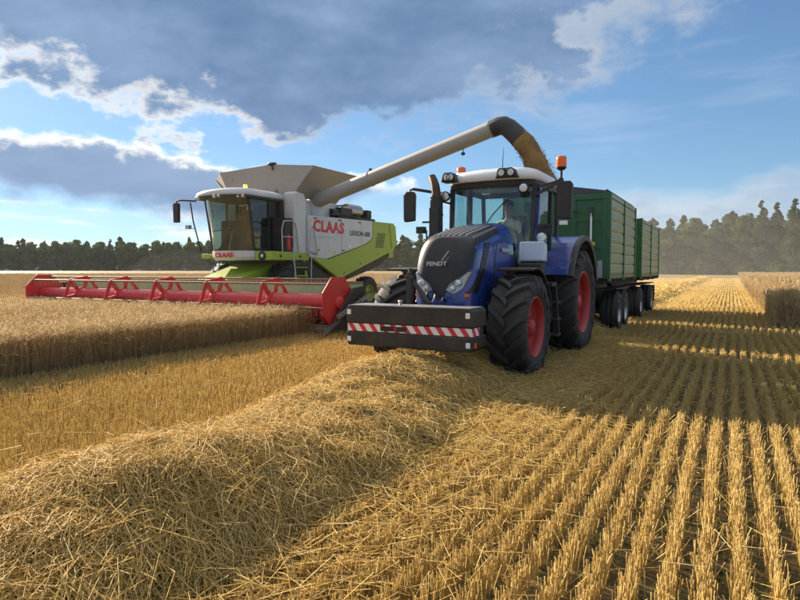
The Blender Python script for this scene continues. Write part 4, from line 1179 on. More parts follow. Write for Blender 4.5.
    return C
combine = make_combine()

# grain pouring from the boot into the first trailer
def make_grain():
    B = Vector((CX + 8.45, CY + 0.22, 5.60))
    mb = MB(); rings = []
    n = 18
    p0 = B + Vector((0.80, -.15, -0.42)); v = Vector((2.1, -.45, -2.0))
    T_ = 0.62
    for i in range(n):
        t = T_ * i / (n-1)
        p = p0 + v*t + Vector((0, 0, -4.9*t*t))
        d = (v + Vector((0, 0, -9.8*t))).normalized()
        side = d.cross(Vector((0, 1, 0))).normalized(); other = d.cross(side)
        r = 0.245 + 0.025*math.sin(i*1.3) + 0.16*t
        ring = []
        for k in range(28):
            a = 2*math.pi*k/28
            j = 1 + 0.20*math.sin(3*a + i*0.8) * (0.25 + t) + RNG.normal(0, 0.05)
            ring.append(p + (side*math.cos(a) + other*math.sin(a)) * r * j)
        rings.append(ring)
    mb.loft(rings)
    o = mb.build('grain_stream', 'grain', None)
    tag(o, 'brown stream of grain pouring from the black spout boot behind the tractor cab', 'grain', kind='stuff')
    # loose kernels round the stream
    vs, idx, tone = [], [], []
    for i in range(7000):
        t = RNG.uniform(0, T_)
        p = p0 + v*t + Vector((0, 0, -4.9*t*t)) + Vector(RNG.normal(0, 1, 3)).normalized() * (0.22 + 0.16*t + abs(RNG.normal(0, .03 + .10*t)))
        s = 0.010
        b = len(vs)
        for q in ((s,0,0),(-s,0,0),(0,s,0),(0,-s,0),(0,0,s*1.8),(0,0,-s*1.8)): vs.append((p.x+q[0], p.y+q[1], p.z+q[2]))
        for f in ((0,2,4),(2,1,4),(1,3,4),(3,0,4),(2,0,5),(1,2,5),(3,1,5),(0,3,5)): idx += [b+j for j in f]
    k = np_mesh('grain_kernels', vs, 3, idx, 'grain'); k.parent = o; k['kind'] = 'stuff'
mat('grain', (0.29, 0.165, 0.055), 0.8, var=0.35, scale=40, bump=0.9, bump_scale=55)
make_grain()

# ------------------------------------------------------------------ trailers
def make_trailer(name, label, y0, y1, ztop, zbot, x_mid, gable, axles, drawbar):
    """box with boarded drop sides on a chassis; y0 = front wall (nearest the camera)"""
    T = thing(name, label, 'trailer', (x_mid, y0, 0), group='green tipping trailers')
    L = y1 - y0; W_ = 1.24
    MB().bx(-W_ + .05, W_ - .05, 0.05, L - .05, zbot, zbot + 0.08).build('floor', 'trailer_green', T)
    # front wall: frame, recessed sheet, ribs
    f = MB(); f.bx(-W_, W_, 0.0, 0.07, zbot, zbot + .16).bx(-W_, W_, 0.0, 0.07, ztop - .14, ztop)
    f.bx(-W_, -W_ + .14, 0.0, 0.07, zbot + .16, ztop - .14).bx(W_ - .14, W_, 0.0, 0.07, zbot + .16, ztop - .14)
    fw = f.build('front_wall', 'trailer_green', T, bevel=0.012)
    MB().bx(-W_ + .14, W_ - .14, 0.03, 0.055, zbot + .16, ztop - .14).build('sheet', 'trailer_green', fw)
    for z in (0.36, 0.68):
        MB().bx(-W_ + .14, W_ - .14, 0.005, 0.03, zbot + (ztop - zbot)*z, zbot + (ztop - zbot)*z + .06).build('stiffener', 'trailer_green', fw)
    for x in (-0.45, 0.45):
        MB().bx(x - .05, x + .05, 0.002, 0.03, zbot + .16, ztop - .14).build('stiffener', 'trailer_green', fw)
    MB().bx(-W_, W_, L - .07, L, zbot, ztop).build('rear_wall', 'trailer_green', T, bevel=0.01)
    # sides: posts, top and bottom rails, boards one by one
    posts = [0.04, L * 0.5, L - .04]
    nb = 7
    h = (ztop - .10 - zbot - .10) / nb
    first = None
    for s in (1, -1):
        for y in posts:
            MB().bx(s*(W_ - .01), s*(W_ + .055), y - .055, y + .055, zbot - .06, ztop + .01).build('post', 'trailer_green', T, bevel=0.008)
        MB().bx(s*(W_ - .03), s*(W_ + .035), 0.08, L - .08, ztop - .10, ztop).build('top_rail', 'trailer_board', T, bevel=0.008)
        MB().bx(s*(W_ - .03), s*(W_ + .035), 0.08, L - .08, zbot, zbot + .10).build('bottom_rail', 'trailer_green', T, bevel=0.008)
        for b in range(2):
            ya, yb = posts[b] + .058, posts[b+1] - .058
            if first is None:
                m = MB(); hw = (yb - ya) / 2
                m.prism([(-.02, -h/2 + .004), (.012, -h/2 + .004), (.030, -h/2 + .05), (.030, h/2 - .05), (.012, h/2 - .006), (-.02, h/2 - .006)], -hw, hw, 'y')
                first = m.build('side_board', 'trailer_board', T)
                first_used = False
            for k in range(nb):
                loc = (s*W_, (ya + yb)/2, zbot + .10 + h*(k + .5)); sc = (s, 1, 1)
                if not first_used:
                    first.location = loc; first.scale = sc; first_used = True
                else:
                    copy_part(first, T, location=loc, scale=sc)
    if gable:                                       # tarpaulin end above the front wall
        MB().prism([(-W_ + .03, ztop), (W_ - .03, ztop), (W_ - .06, ztop + .06), (0.0, ztop + 0.26), (-W_ + .06, ztop + .06)], 0.02, 0.10, 'y').build('tarpaulin_end', 'tarp_slate', T, bevel=0.01)
        MB().prism([(W_ + .02, ztop + .002), (W_ - .06, ztop + .10), (W_ - .12, ztop + .06), (W_ - .06, ztop + .002)], 0.10, L, 'y').build('rolled_tarpaulin', 'tarp_slate', T)
        MB().tube([(0.86, -.05, zbot + .10), (0.86, -.05, zbot + 1.52)], 0.024, 8).build('crank_rod', 'reflector_white', T)
        MB().bx(0.83, 0.89, -.07, -.02, zbot + 1.45, zbot + 1.66).build('crank_grip', 'iron_dark', T)
        MB().bx(0.45, 0.95, -.004, 0.004, zbot + .78, zbot + .86).build('yellow_mark', 'yellow_paint', T)
        MB().tube([(0.0, -.04, ztop - .42), (0.5, -.05, ztop - .40), (0.62, -.05, ztop - .44)], 0.014, 6).build('wall_cable', 'iron_dark', T)
        MB().bx(1.03, 1.13, -.09, -.02, zbot + .02, zbot + .42).build('valve_box', 'steel', T, bevel=0.01)
    for s in (1, -1):                               # row of latches under the side
        lt = MB()
        for k in range(10):
            y = 0.25 + (L - .5)*k/9
            MB().bx(s*(W_ - .04), s*(W_ + .06), y - .035, y + .035, zbot - .10, zbot - .005).build('latch', 'iron_dark', T)
    fr = MB(); fr.bx(-.52, -.40, 0.1, L - .1, zbot - .30, zbot - .02).bx(.40, .52, 0.1, L - .1, zbot - .30, zbot - .02)
    for k in range(4): fr.bx(-W_ + .1, W_ - .1, .2 + (L-.4)*k/3 - .05, .2 + (L-.4)*k/3 + .05, zbot - .14, zbot - .015)
    fr.build('chassis', 'iron_dark', T)
    for y in axles:
        MB().tube([(-.9, y, 0.53), (.9, y, 0.53)], 0.07, 10).build('axle', 'iron_dark', T)
        for s in (1, -1):
            make_wheel(T, (s*0.98, y, 0.53), 0.55, 0.46, 0.29, s, 'steel', simple=True, seg=32)
    MB().bx(-.6, .6, axles[0] - .2, axles[-1] + .2, 0.62, zbot - .30).build('bogie', 'iron_dark', T, bevel=0.02)
    for s in (1, -1):
        MB().bx(s*0.72, s*1.22, axles[-1] + .62, axles[-1] + .66, 0.45, 1.05).build('mud_flap', 'rubber_black', T)
        MB().bx(s*0.74, s*1.2, axles[0] - .62, axles[-1] + .6, 1.13, 1.16).build('mudguard', 'rubber_black', T)
    MB().bx(-.5, .5, L - .12, L - .04, .75, 1.0).build('rear_bumper', 'iron_dark', T)
    db = MB(); db.bar((-.35, .3, .85), (0, -drawbar, .72), 0.12, 0.14); db.bar((.35, .3, .85), (0, -drawbar, .72), 0.12, 0.14)
    db.build('drawbar', 'iron_dark', T)
    return T
make_trailer('grain_trailer', 'green boarded grain trailer hitched right behind the blue tractor', 14.45, 18.65, 3.40, 1.42, -3.72, True, (2.15, 3.25), 2.0)
make_trailer('grain_trailer', 'rear green grain trailer, last in the train and nearer the wood', 20.0, 25.2, 3.22, 1.40, -3.72, False, (0.95, 3.9), 1.0)

# ------------------------------------------------------------------ fields
FWD = np.array([-math.sin(YAW), math.cos(YAW)]); RGT = np.array([math.cos(YAW), math.sin(YAW)])
def view(x, y):                                     # depth along the view and offset to the right of the view axis
    return x*FWD[0] + y*FWD[1], x*RGT[0] + y*RGT[1]
def near_view(x, y, margin=2.5, k=0.80):
    z, r = view(x, y)
    return (z > -1.0) & (np.abs(r) < k*np.maximum(z, 0) + margin)
ROW = 0.165
EDGE = -8.9                                         # edge of the standing wheat on the left
RIGHT_X, RIGHT_Y = 1.12, 19.5                       # corner of the standing wheat on the right

def smooth_noise(x, y, seed=0, scale=1.0):
    r = np.random.default_rng(seed)
    out = np.zeros_like(x, dtype=float)
    for k in range(10):
        a = r.uniform(0, 2*math.pi); f = scale * r.uniform(0.5, 2.6); p = r.uniform(0, 6.28)
        out += np.sin((x*math.cos(a) + y*math.sin(a))*f + p) / (0.6 + f/scale)
    return out / 4.0

def ground_material():
    m = bpy.data.materials.new('field_soil')
    t, p, out = nodes_of(m)
    N, L = t.nodes, t.links
    tcn = N.new('ShaderNodeTexCoord'); sp = N.new('ShaderNodeSeparateXYZ'); L.new(tcn.outputs['Object'], sp.inputs[0])
    def math_(op, a, b=None, c=None):
        n = N.new('ShaderNodeMath'); n.operation = op
        for i, v in enumerate((a, b, c)):
            if v is not None: setin(t, n.inputs[i], v)
        return n.outputs[0]
    def noise(s, d=6, rough=0.6):
        n = N.new('ShaderNodeTexNoise'); n.inputs['Scale'].default_value = s; n.inputs['Detail'].default_value = d; n.inputs['Roughness'].default_value = rough
        L.new(tcn.outputs['Object'], n.inputs['Vector']); return n.outputs[0]
    def ramp(v, lo, hi):
        n = N.new('ShaderNodeMapRange'); n.interpolation_type = 'SMOOTHSTEP'; L.new(v, n.inputs[0]); n.inputs[1].default_value = lo; n.inputs[2].default_value = hi; return n.outputs[0]
    def mixc(f, a, b):
        n = N.new('ShaderNodeMix'); n.data_type = 'RGBA'; setin(t, n.inputs['Factor'], f)
        for s_, v in ((n.inputs[6], a), (n.inputs[7], b)): setin(t, s_, (*v, 1) if isinstance(v, tuple) else v)
        return n.outputs[2]
    wob = math_('MULTIPLY_ADD', noise(1.5), 0.05, -0.025)
    ph = math_('MULTIPLY', math_('ADD', sp.outputs[0], wob), 1 / ROW)
    tri = math_('SUBTRACT', 0.5, math_('ABSOLUTE', math_('SUBTRACT', math_('FRACT', ph), 0.5)))      # 0.5 on the row, 0 between
    row = ramp(math_('ADD', tri, math_('MULTIPLY_ADD', noise(14, 8, .75), 0.5, -0.25)), 0.22, 0.40)
    soil = mixc(ramp(noise(2.2, 8, .7), 0.42, 0.62), (0.115, 0.082, 0.046), (0.062, 0.075, 0.026))
    litter = mixc(ramp(noise(60, 6, .75), 0.35, 0.65), (0.15, 0.105, 0.05), (0.40, 0.28, 0.115))
    c1 = mixc(ramp(noise(9, 8, .75), 0.44, 0.66), soil, litter)
    straw = mixc(noise(30, 6, .7), (0.30, 0.20, 0.07), (0.50, 0.35, 0.14))
    c2 = mixc(row, c1, straw)
    L.new(c2, p.inputs['Base Color']); p.inputs['Roughness'].default_value = 0.95; p.inputs['Specular IOR Level'].default_value = 0.1
    b = N.new('ShaderNodeBump'); b.inputs['Strength'].default_value = 0.8; b.inputs['Distance'].default_value = 0.03
    L.new(noise(40, 8, .75), b.inputs['Height']); L.new(b.outputs[0], p.inputs['Normal'])
    MATS['field_soil'] = m
ground_material()
gx = np.linspace(-620, 620, 41)
gv = [(x, y, 0.0) for y in gx for x in gx]
gi = []
for j in range(40):
    for i in range(40):
        gi += [j*41+i, j*41+i+1, (j+1)*41+i+1, (j+1)*41+i]
g = np_mesh('ground', gv, 4, gi, 'field_soil')
tag(g, 'flat harvested field of dry soil and straw litter', None, kind='structure')

STRAW = [(0.30, 0.190, 0.055), (0.56, 0.380, 0.110), (0.71, 0.505, 0.165), (0.79, 0.595, 0.235), (0.84, 0.69, 0.38)]
straw_mat('stubble_straw', [(0.34, 0.225, 0.080), (0.59, 0.425, 0.155), (0.71, 0.54, 0.22), (0.79, 0.635, 0.31)], 0.30)
straw_mat('loose_straw', STRAW, 0.30, rough=0.6)
straw_mat('wheat_stalk', [(0.26, 0.18, 0.085), (0.46, 0.335, 0.165), (0.60, 0.46, 0.25), (0.70, 0.56, 0.34)], 0.35)
straw_mat('wheat_canopy', [(0.22, 0.145, 0.065), (0.36, 0.25, 0.12), (0.46, 0.33, 0.17)], 0.0, rough=0.9)

def prisms(p0, p1, r0, r1, tone, sides=3):
    """many thin stalks from p0 to p1: returns verts, quad index, tone"""
    n = len(p0)
    d = p1 - p0; d /= np.linalg.norm(d, axis=1)[:, None] + 1e-9
    ref = np.where(np.abs(d[:, 2:3]) > 0.9, np.array([[1.0, 0, 0]]), np.array([[0, 0, 1.0]]))
    u = np.cross(d, ref); u /= np.linalg.norm(u, axis=1)[:, None] + 1e-9
    w = np.cross(d, u)
    a0 = RNG.uniform(0, 6.28, n)
    V = np.zeros((n, sides*2, 3), dtype=np.float32)
    for k in range(sides):
        a = a0 + 2*math.pi*k/sides
        o = u*np.cos(a)[:, None] + w*np.sin(a)[:, None]
        V[:, k] = p0 + o*np.asarray(r0).reshape(-1, 1); V[:, sides+k] = p1 + o*np.asarray(r1).reshape(-1, 1)
    f = []
    for k in range(sides if sides > 2 else 1):
        k2 = (k+1) % sides
        f.append([k, k2, sides+k2, sides+k])
    F = (np.array(f)[None] + (np.arange(n)*sides*2)[:, None, None])
    return V.reshape(-1, 3), F.reshape(-1), np.repeat(tone, sides*2)

class Many:
    def __init__(s): s.V, s.F, s.T, s.n = [], [], [], 0
    def add(s, V, F, T):
        s.V.append(V); s.F.append(F + s.n); s.T.append(T); s.n += len(V)
    def build(s, name, m):
        return np_mesh(name, np.concatenate(s.V), 4, np.concatenate(s.F), m, np.concatenate(s.T))

def windrow_h(x, y):
    """height of the straw swath over the ground"""
    k = np.clip((y - 4.0)/4.0, 0, 1); k = k*k*(3 - 2*k)
    c = -3.36 - 0.42*k + 0.09*np.sin(y*0.55) + 0.05*np.sin(y*1.7 + 1)
    hw = 1.24 - 0.14*k + 0.10*np.sin(y*0.8 + 2)
    u = np.clip(np.abs(x - c) / hw, 0, 1)
    prof = (1 - u**2.0) ** 1.05
    return (0.38 + 0.10*smooth_noise(x, y, 3, 2.2)) * prof + 0.085*prof*smooth_noise(x, y, 5, 5.5)

# stubble, drilled rows along +Y
def make_stubble():
    mm = Many()
    def block(x0, x1, y0, y1, zlo, zhi, per_m, sides, rad, clump):
        ks = np.arange(math.ceil(x0/ROW - .5), math.floor(x1/ROW - .5) + 1)
        xs = (ks + 0.5) * ROW
        n = int(len(xs) * (y1 - y0) * per_m)
        if n < 1: return
        x = RNG.choice(xs, n); y = RNG.uniform(y0, y1, n)
        # gaps and thick spots along each row
        dens = 0.80 + 0.16*np.sin(y*9.0 + x*77.0)*np.sin(y*4.3 + x*31.0) + 0.22*smooth_noise(x, y, 9, .8)
        keep = near_view(x, y) & (RNG.uniform(0, 1, n) < dens)
        z, _ = view(x, y)
        keep &= (z >= zlo) & (z < zhi)
        keep &= ~((x < EDGE + 0.05) & (y < 15)) & ~((x > RIGHT_X) & (y > RIGHT_Y))
        keep &= windrow_h(x, y) < 0.17
        # wheel tracks lay the stubble down
        x, y = x[keep], y[keep]; n = len(x)
        if n == 0: return
        x = x + RNG.normal(0, 0.017 if zhi > 7 else 0.021, n) + 0.008*np.sin(y*0.9 + x)
        h = RNG.normal(0.145, 0.020, n).clip(0.05, 0.22) * (1 + 0.15*smooth_noise(x, y, 4, .8))
        tilt = RNG.normal(0, 0.10, (n, 2)) + np.array([0.02, -0.05])
        wild = RNG.uniform(0, 1, n) < 0.05
        tilt[wild] *= 4.5
        p0 = np.stack([x, y, np.full(n, -0.01)], 1); p1 = p0 + np.stack([tilt[:, 0]*h, tilt[:, 1]*h, h], 1)
        tone = np.clip(RNG.normal(0.55, 0.2, n) + 0.15*smooth_noise(x, y, 8, .5), 0, 1)
        mm.add(*prisms(p0, p1, rad*RNG.uniform(.7, 1.3, n), rad*RNG.uniform(.7, 1.2, n), tone, sides))
    block(-9, 6, 0, 9, -1, 6.5, 330, 3, 0.0027, 0)
    block(-9, 14, 2, 20, 6.5, 13, 210, 3, 0.0034, 0)
    block(-9, 14, 4, 36, 13, 24, 110, 3, 0.0050, 0)
    block(-14, 3, 16, 62, 24, 50, 46, 2, 0.010, 0)
    block(-14, 3, 40, 110, 50, 100, 14, 2, 0.020, 0)
    o = mm.build('stubble', 'stubble_straw')
    tag(o, 'golden cut stubble standing in straight drilled rows across the field', 'stubble', kind='stuff')
make_stubble()

# low weeds between the rows
def make_weeds():
    m = mat('weed_green', (0.085, 0.105, 0.022), 0.8, var=0.35, scale=3)
    mm = Many()
    n = 4200
    x = RNG.uniform(-2.0, 5.5, n); y = RNG.uniform(0.8, 9, n)
    x = (np.round(x/ROW)) * ROW + RNG.normal(0, 0.028, n)
    keep = near_view(x, y) & (smooth_noise(x, y, 12, 1.4) > 0.05) & (windrow_h(x, y) < .05); x, y = x[keep], y[keep]; n = len(x)
    for k in range(3):
        a = RNG.uniform(0, 6.28, n); l = RNG.uniform(.012, .032, n)
        p0 = np.stack([x, y, np.full(n, .003)], 1); p1 = p0 + np.stack([np.cos(a)*l, np.sin(a)*l, l*RNG.uniform(.3, 1.1, n)], 1)
        mm.add(*prisms(p0, p1, 0.005*RNG.uniform(.6, 1.4, n), 0.003, np.full(n, .5), 2))
    o = mm.build('weeds', 'weed_green')
    tag(o, 'small green weeds sprouting between the stubble rows in the foreground', 'weeds', kind='stuff')
make_weeds()

# straw swath
def make_windrow():
    mm = Many()
    ny, nx = 900, 44
    ys = np.linspace(0.0, 110, ny); us = np.linspace(-4.9, -1.9, nx)
    Y, X = np.meshgrid(ys, us, indexing='ij')
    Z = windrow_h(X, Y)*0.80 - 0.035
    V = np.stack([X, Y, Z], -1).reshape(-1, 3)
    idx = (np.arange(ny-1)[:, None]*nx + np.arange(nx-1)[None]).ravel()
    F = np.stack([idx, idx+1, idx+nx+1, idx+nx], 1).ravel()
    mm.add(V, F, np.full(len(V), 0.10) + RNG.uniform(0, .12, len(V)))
    def straws(n, y0, y1, lmin, lmax, rad, segs=2, spread=1.0, sides=3):
        y = RNG.uniform(y0, y1, n); x = -3.30 - 0.48*np.clip((y - 4)/4, 0, 1) + RNG.normal(0, 0.70*spread, n)
        h = windrow_h(x, y)
        keep = near_view(x, y, 1.5) & (np.abs(x + 3.45) < 1.85) & ((h > 0.02) | (RNG.uniform(0, 1, n) < .25))
        x, y, h = x[keep], y[keep], h[keep]; n = len(x)
        e = 0.03
        gx_ = (windrow_h(x+e, y) - windrow_h(x-e, y))/(2*e); gy_ = (windrow_h(x, y+e) - windrow_h(x, y-e))/(2*e)
        a = np.where(RNG.uniform(0, 1, n) < .72, RNG.normal(math.radians(-38), .48, n), RNG.uniform(0, 6.28, n))
        L_ = RNG.uniform(lmin, lmax, n)
        d = np.stack([np.cos(a), np.sin(a), gx_*np.cos(a) + gy_*np.sin(a)], 1)
        d[:, 2] += RNG.normal(0, 0.20, n) + (RNG.uniform(0, 1, n) < .04)*RNG.uniform(.2, .9, n)
        d /= np.linalg.norm(d, axis=1)[:, None]
        c = np.stack([x, y, h*RNG.uniform(.80, 1.03, n) + RNG.uniform(.0, .05, n)], 1)
        bend = np.stack([RNG.normal(0, .05, n), RNG.normal(0, .05, n), -RNG.uniform(0, .12, n)], 1) * L_[:, None]*1.8
        q0 = c - d*L_[:, None]/2; q2 = c + d*L_[:, None]/2
        q0[:, 2] = np.maximum(q0[:, 2], 0.01); q2[:, 2] = np.maximum(q2[:, 2], 0.01)
        q1 = (q0 + q2)/2 - bend
        tone = np.clip(RNG.normal(0.58, 0.21, n), 0, 1)
        r = rad*RNG.uniform(.55, 1.35, n)
        if segs == 2:
            mm.add(*prisms(q0, q1, r, r, tone, sides)); mm.add(*prisms(q1, q2, r, r*.8, tone, sides))
        else:
            mm.add(*prisms(q0, q2, r, r, tone, sides))
    straws(46000, 0.2, 5.2, .14, .55, .0020)
    straws(36000, 4.6, 10.5, .16, .56, .0029)
    straws(12000, 10, 30, .2, .6, .006, 1)
    straws(9000, 28, 110, .3, .9, .018, 1, sides=2)
    # stray straws scattered over the stubble beside the swath
    n = 15000
    x = np.concatenate([RNG.uniform(-8.8, 4.5, n//5), RNG.normal(-2.05, .42, n - n//5)]); y = RNG.uniform(1, 14, n)
    keep = near_view(x, y, 1.0) & (windrow_h(x, y) < .1); x, y = x[keep], y[keep]; n = len(x)
    a = RNG.uniform(0, 6.28, n); L_ = RNG.uniform(.1, .36, n); z = RNG.uniform(.03, .16, n)
    d = np.stack([np.cos(a), np.sin(a), RNG.normal(0, .22, n)], 1)*L_[:, None]/2
    c = np.stack([x, y, z], 1)
    mm.add(*prisms(c - d, c + d, .0024, .002, np.clip(RNG.normal(.6, .2, n), 0, 1), 3))
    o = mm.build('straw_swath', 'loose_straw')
    tag(o, 'long heaped swath of loose golden straw running under the blue tractor', 'straw', kind='stuff')
make_windrow()

# standing wheat
def ears(p, d, L_, r, tone):
    """spindle shaped ears with a few awns: p base, d direction"""
    mid = p + d*(L_*.45)[:, None]; tip = p + d*L_[:, None]
    a = prisms(p, mid, r*.5, r, tone, 4); b = prisms(mid, tip, r, r*.25, tone, 4)
    return a, b
def stand(mm, x, y, H, full, rad, awns=True, ear=1.0):
    n = len(x)
    h = H*(1 + RNG.normal(0, .065, n) + .06*smooth_noise(x, y, 21, .7) - .25*(RNG.uniform(0, 1, n) < .06))
    lean = RNG.normal(0, .075, (n, 2)) + np.stack([.05*smooth_noise(x, y, 22, .6), .05*smooth_noise(x, y, 23, .6)], 1)
    tone = np.clip(RNG.normal(.50, .18, n) + .12*smooth_noise(x, y, 24, .9), 0, 1)
    z0 = np.where(full, -0.01, h*.45)
    fr = np.where(full, 0.0, .45)
    p0 = np.stack([x + lean[:, 0]*h*fr, y + lean[:, 1]*h*fr, z0], 1)
    p1 = np.stack([x + lean[:, 0]*h, y + lean[:, 1]*h, h*.90], 1)
    mm.add(*prisms(p0, p1, rad*1.1, rad*.8, tone*.9, 3))
    nod = RNG.normal(0, .45, (n, 2)) + np.array([0.25, -0.1])
    d = np.stack([nod[:, 0], nod[:, 1], RNG.uniform(.35, 1, n)], 1); d /= np.linalg.norm(d, axis=1)[:, None]
    L_ = RNG.uniform(.07, .10, n)*ear
    for q in ears(p1, d, L_, np.full(n, .0058*ear), np.clip(tone + .22, 0, 1)): mm.add(*q)
    if awns:
        for k in range(2):
            aw = d + RNG.normal(0, .22, (n, 3)); st = p1 + d*(L_*RNG.uniform(.5, 1, n))[:, None]
            mm.add(*prisms(st, st + aw*.06*ear, .0012*ear, .0006*ear, np.clip(tone + .35, 0, 1), 2))
        # dry leaves hanging from the stalks
        k = RNG.uniform(0, 1, n) < .45
        if k.any():
            m_ = k.sum(); a = RNG.uniform(0, 6.28, m_); s = (p0[k] + (p1[k] - p0[k])*RNG.uniform(.35, .9, m_)[:, None])
            e = s + np.stack([np.cos(a)*.09, np.sin(a)*.09, RNG.uniform(-.10, .06, m_)], 1)
            mm.add(*prisms(s, e, .0045, .002, np.clip(tone[k] - .1, 0, 1), 2))
def canopy(mm, xs, ys, H, inside, bump=.035):
    Y, X = np.meshgrid(ys, xs, indexing='ij'); ny, nx = Y.shape
    Z = H + bump*smooth_noise(X, Y, 31, 3.0) + RNG.normal(0, bump*.5, X.shape)
    V = np.stack([X, Y, Z], -1).reshape(-1, 3)
    idx = (np.arange(ny-1)[:, None]*nx + np.arange(nx-1)[None]); cx = (X[:-1, :-1] + X[1:, 1:])/2; cy = (Y[:-1, :-1] + Y[1:, 1:])/2
    idx = idx[inside(cx, cy)].ravel()
    F = np.stack([idx, idx+1, idx+nx+1, idx+nx], 1).ravel()
    mm.add(V, F, np.clip(.35 + .2*smooth_noise(X, Y, 33, .35).ravel() + RNG.normal(0, .13, len(V)), 0, 1))
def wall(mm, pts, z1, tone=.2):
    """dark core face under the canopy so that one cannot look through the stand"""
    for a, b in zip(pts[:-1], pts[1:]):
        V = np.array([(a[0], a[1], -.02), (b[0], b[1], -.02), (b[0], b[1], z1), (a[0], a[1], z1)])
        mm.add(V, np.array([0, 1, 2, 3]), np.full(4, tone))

HY_W = CY + HY + 0.05                              # the knife: wheat in front of it still stands
def make_wheat_left():
    mm = Many()
    H = 0.70
    def inside(x, y): return ((x < EDGE - .0) & (y < HY_W)) | (x < CX - 6.15)
    def scatter(x0, x1, y0, y1, dens, zlo, zhi):
        n = int((x1-x0)*(y1-y0)*dens); x = RNG.uniform(x0, x1, n); y = RNG.uniform(y0, y1, n)
        z, _ = view(x, y)
        k = inside(x + .06*smooth_noise(x, y, 40, 3.), y) & near_view(x, y, 2.0) & (z >= zlo) & (z < zhi)
        return x[k], y[k]
    x, y = scatter(EDGE - 1.1, EDGE, 0, HY_W, 760, 0, 60)
    stand(mm, x, y, H, np.ones(len(x), bool), .0021)
    x, y = scatter(-24, EDGE - 1.1, 2, HY_W, 420, 0, 26)
    stand(mm, x, y, H, np.zeros(len(x), bool), .0023)
    x, y = scatter(-60, CX - 6.15, 8, 60, 90, 18, 45)
    stand(mm, x, y, H, np.zeros(len(x), bool), .004, False, 2.0)
    x, y = scatter(-130, CX - 6.15, 14, 110, 12, 45, 100)
    stand(mm, x, y, H, np.zeros(len(x), bool), .010, False, 4.5)
    canopy(mm, np.arange(-26, EDGE - .45, .16), np.arange(-1, HY_W, .16), H*.80, lambda cx, cy: (cy < HY_W))
    canopy(mm, np.concatenate([np.arange(-420, -60, 4.0), np.arange(-60, CX - 6.15 + .5, .7)]), np.concatenate([np.arange(-4, 60, .7), np.arange(60, 300, 4.0)]), H*.86, lambda cx, cy: (cx < CX - 6.2) & ~((cx > -26) & (cy < HY_W)))
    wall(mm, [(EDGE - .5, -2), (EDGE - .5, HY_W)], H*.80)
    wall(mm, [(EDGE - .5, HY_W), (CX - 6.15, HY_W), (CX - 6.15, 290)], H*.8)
    o = mm.build('wheat', 'wheat_stalk')
    tag(o, 'ripe standing wheat on the left, just ahead of the red reel', 'wheat', kind='stuff')
def make_wheat_right():
    mm = Many()
    H = 0.92
    def inside(x, y): return (x > RIGHT_X) & (y > RIGHT_Y)
    def scatter(x0, x1, y0, y1, dens):
        n = int((x1-x0)*(y1-y0)*dens); x = RNG.uniform(x0, x1, n); y = RNG.uniform(y0, y1, n)
        k = inside(x + .12*smooth_noise(x, y, 41, 2.) + RNG.normal(0, .07, n), y + .12*smooth_noise(x, y, 43, 2.) + RNG.normal(0, .07, n)) & near_view(x, y, 3.0); return x[k], y[k]
    x, y = scatter(RIGHT_X - .2, 9, RIGHT_Y - .2, RIGHT_Y + 1.2, 500); stand(mm, x, y, H, np.ones(len(x), bool), .0032, True, 1.3)
    x, y = scatter(RIGHT_X - .2, RIGHT_X + .9, RIGHT_Y + 1.2, 60, 230); stand(mm, x, y, H, np.ones(len(x), bool), .0045, False, 1.8)
    x, y = scatter(RIGHT_X + .9, 16, RIGHT_Y + 1.2, 34, 120); stand(mm, x, y, H, np.zeros(len(x), bool), .004, False, 1.8)
    x, y = scatter(RIGHT_X, 40, 34, 110, 10); stand(mm, x, y, H, np.zeros(len(x), bool), .012, False, 4.5)
    canopy(mm, np.concatenate([np.arange(RIGHT_X + .4, 12, .3), np.arange(12, 140, 2.0)]), np.concatenate([np.arange(RIGHT_Y + .4, 40, .3), np.arange(40, 160, 1.5)]), H*.86, lambda cx, cy: cx > -99)
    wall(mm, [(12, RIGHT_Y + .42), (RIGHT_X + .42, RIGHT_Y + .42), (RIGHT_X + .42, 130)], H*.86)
    # straws pulled out at the corner
    n = 2600
    x = RNG.normal(RIGHT_X + .28, .13, n); y = RIGHT_Y - .22 + RNG.normal(0, .13, n); h = RNG.uniform(.05, .95, n)
    p = np.stack([x, y, h], 1); d = np.stack([RNG.normal(0, .35, n), RNG.normal(0, .3, n), RNG.normal(.5, .5, n)], 1)*.22
    p0, p1 = p - d, p + d; p0[:, 2] = p0[:, 2].clip(0.0)
    mm.add(*prisms(p0, p1, .005, .004, np.clip(RNG.normal(.75, .15, n), 0, 1), 3))
    o = mm.build('wheat', 'wheat_stalk')
    tag(o, 'uncut standing wheat at the right edge, in front of the wood', 'wheat', kind='stuff')
make_wheat_left()
make_wheat_right()

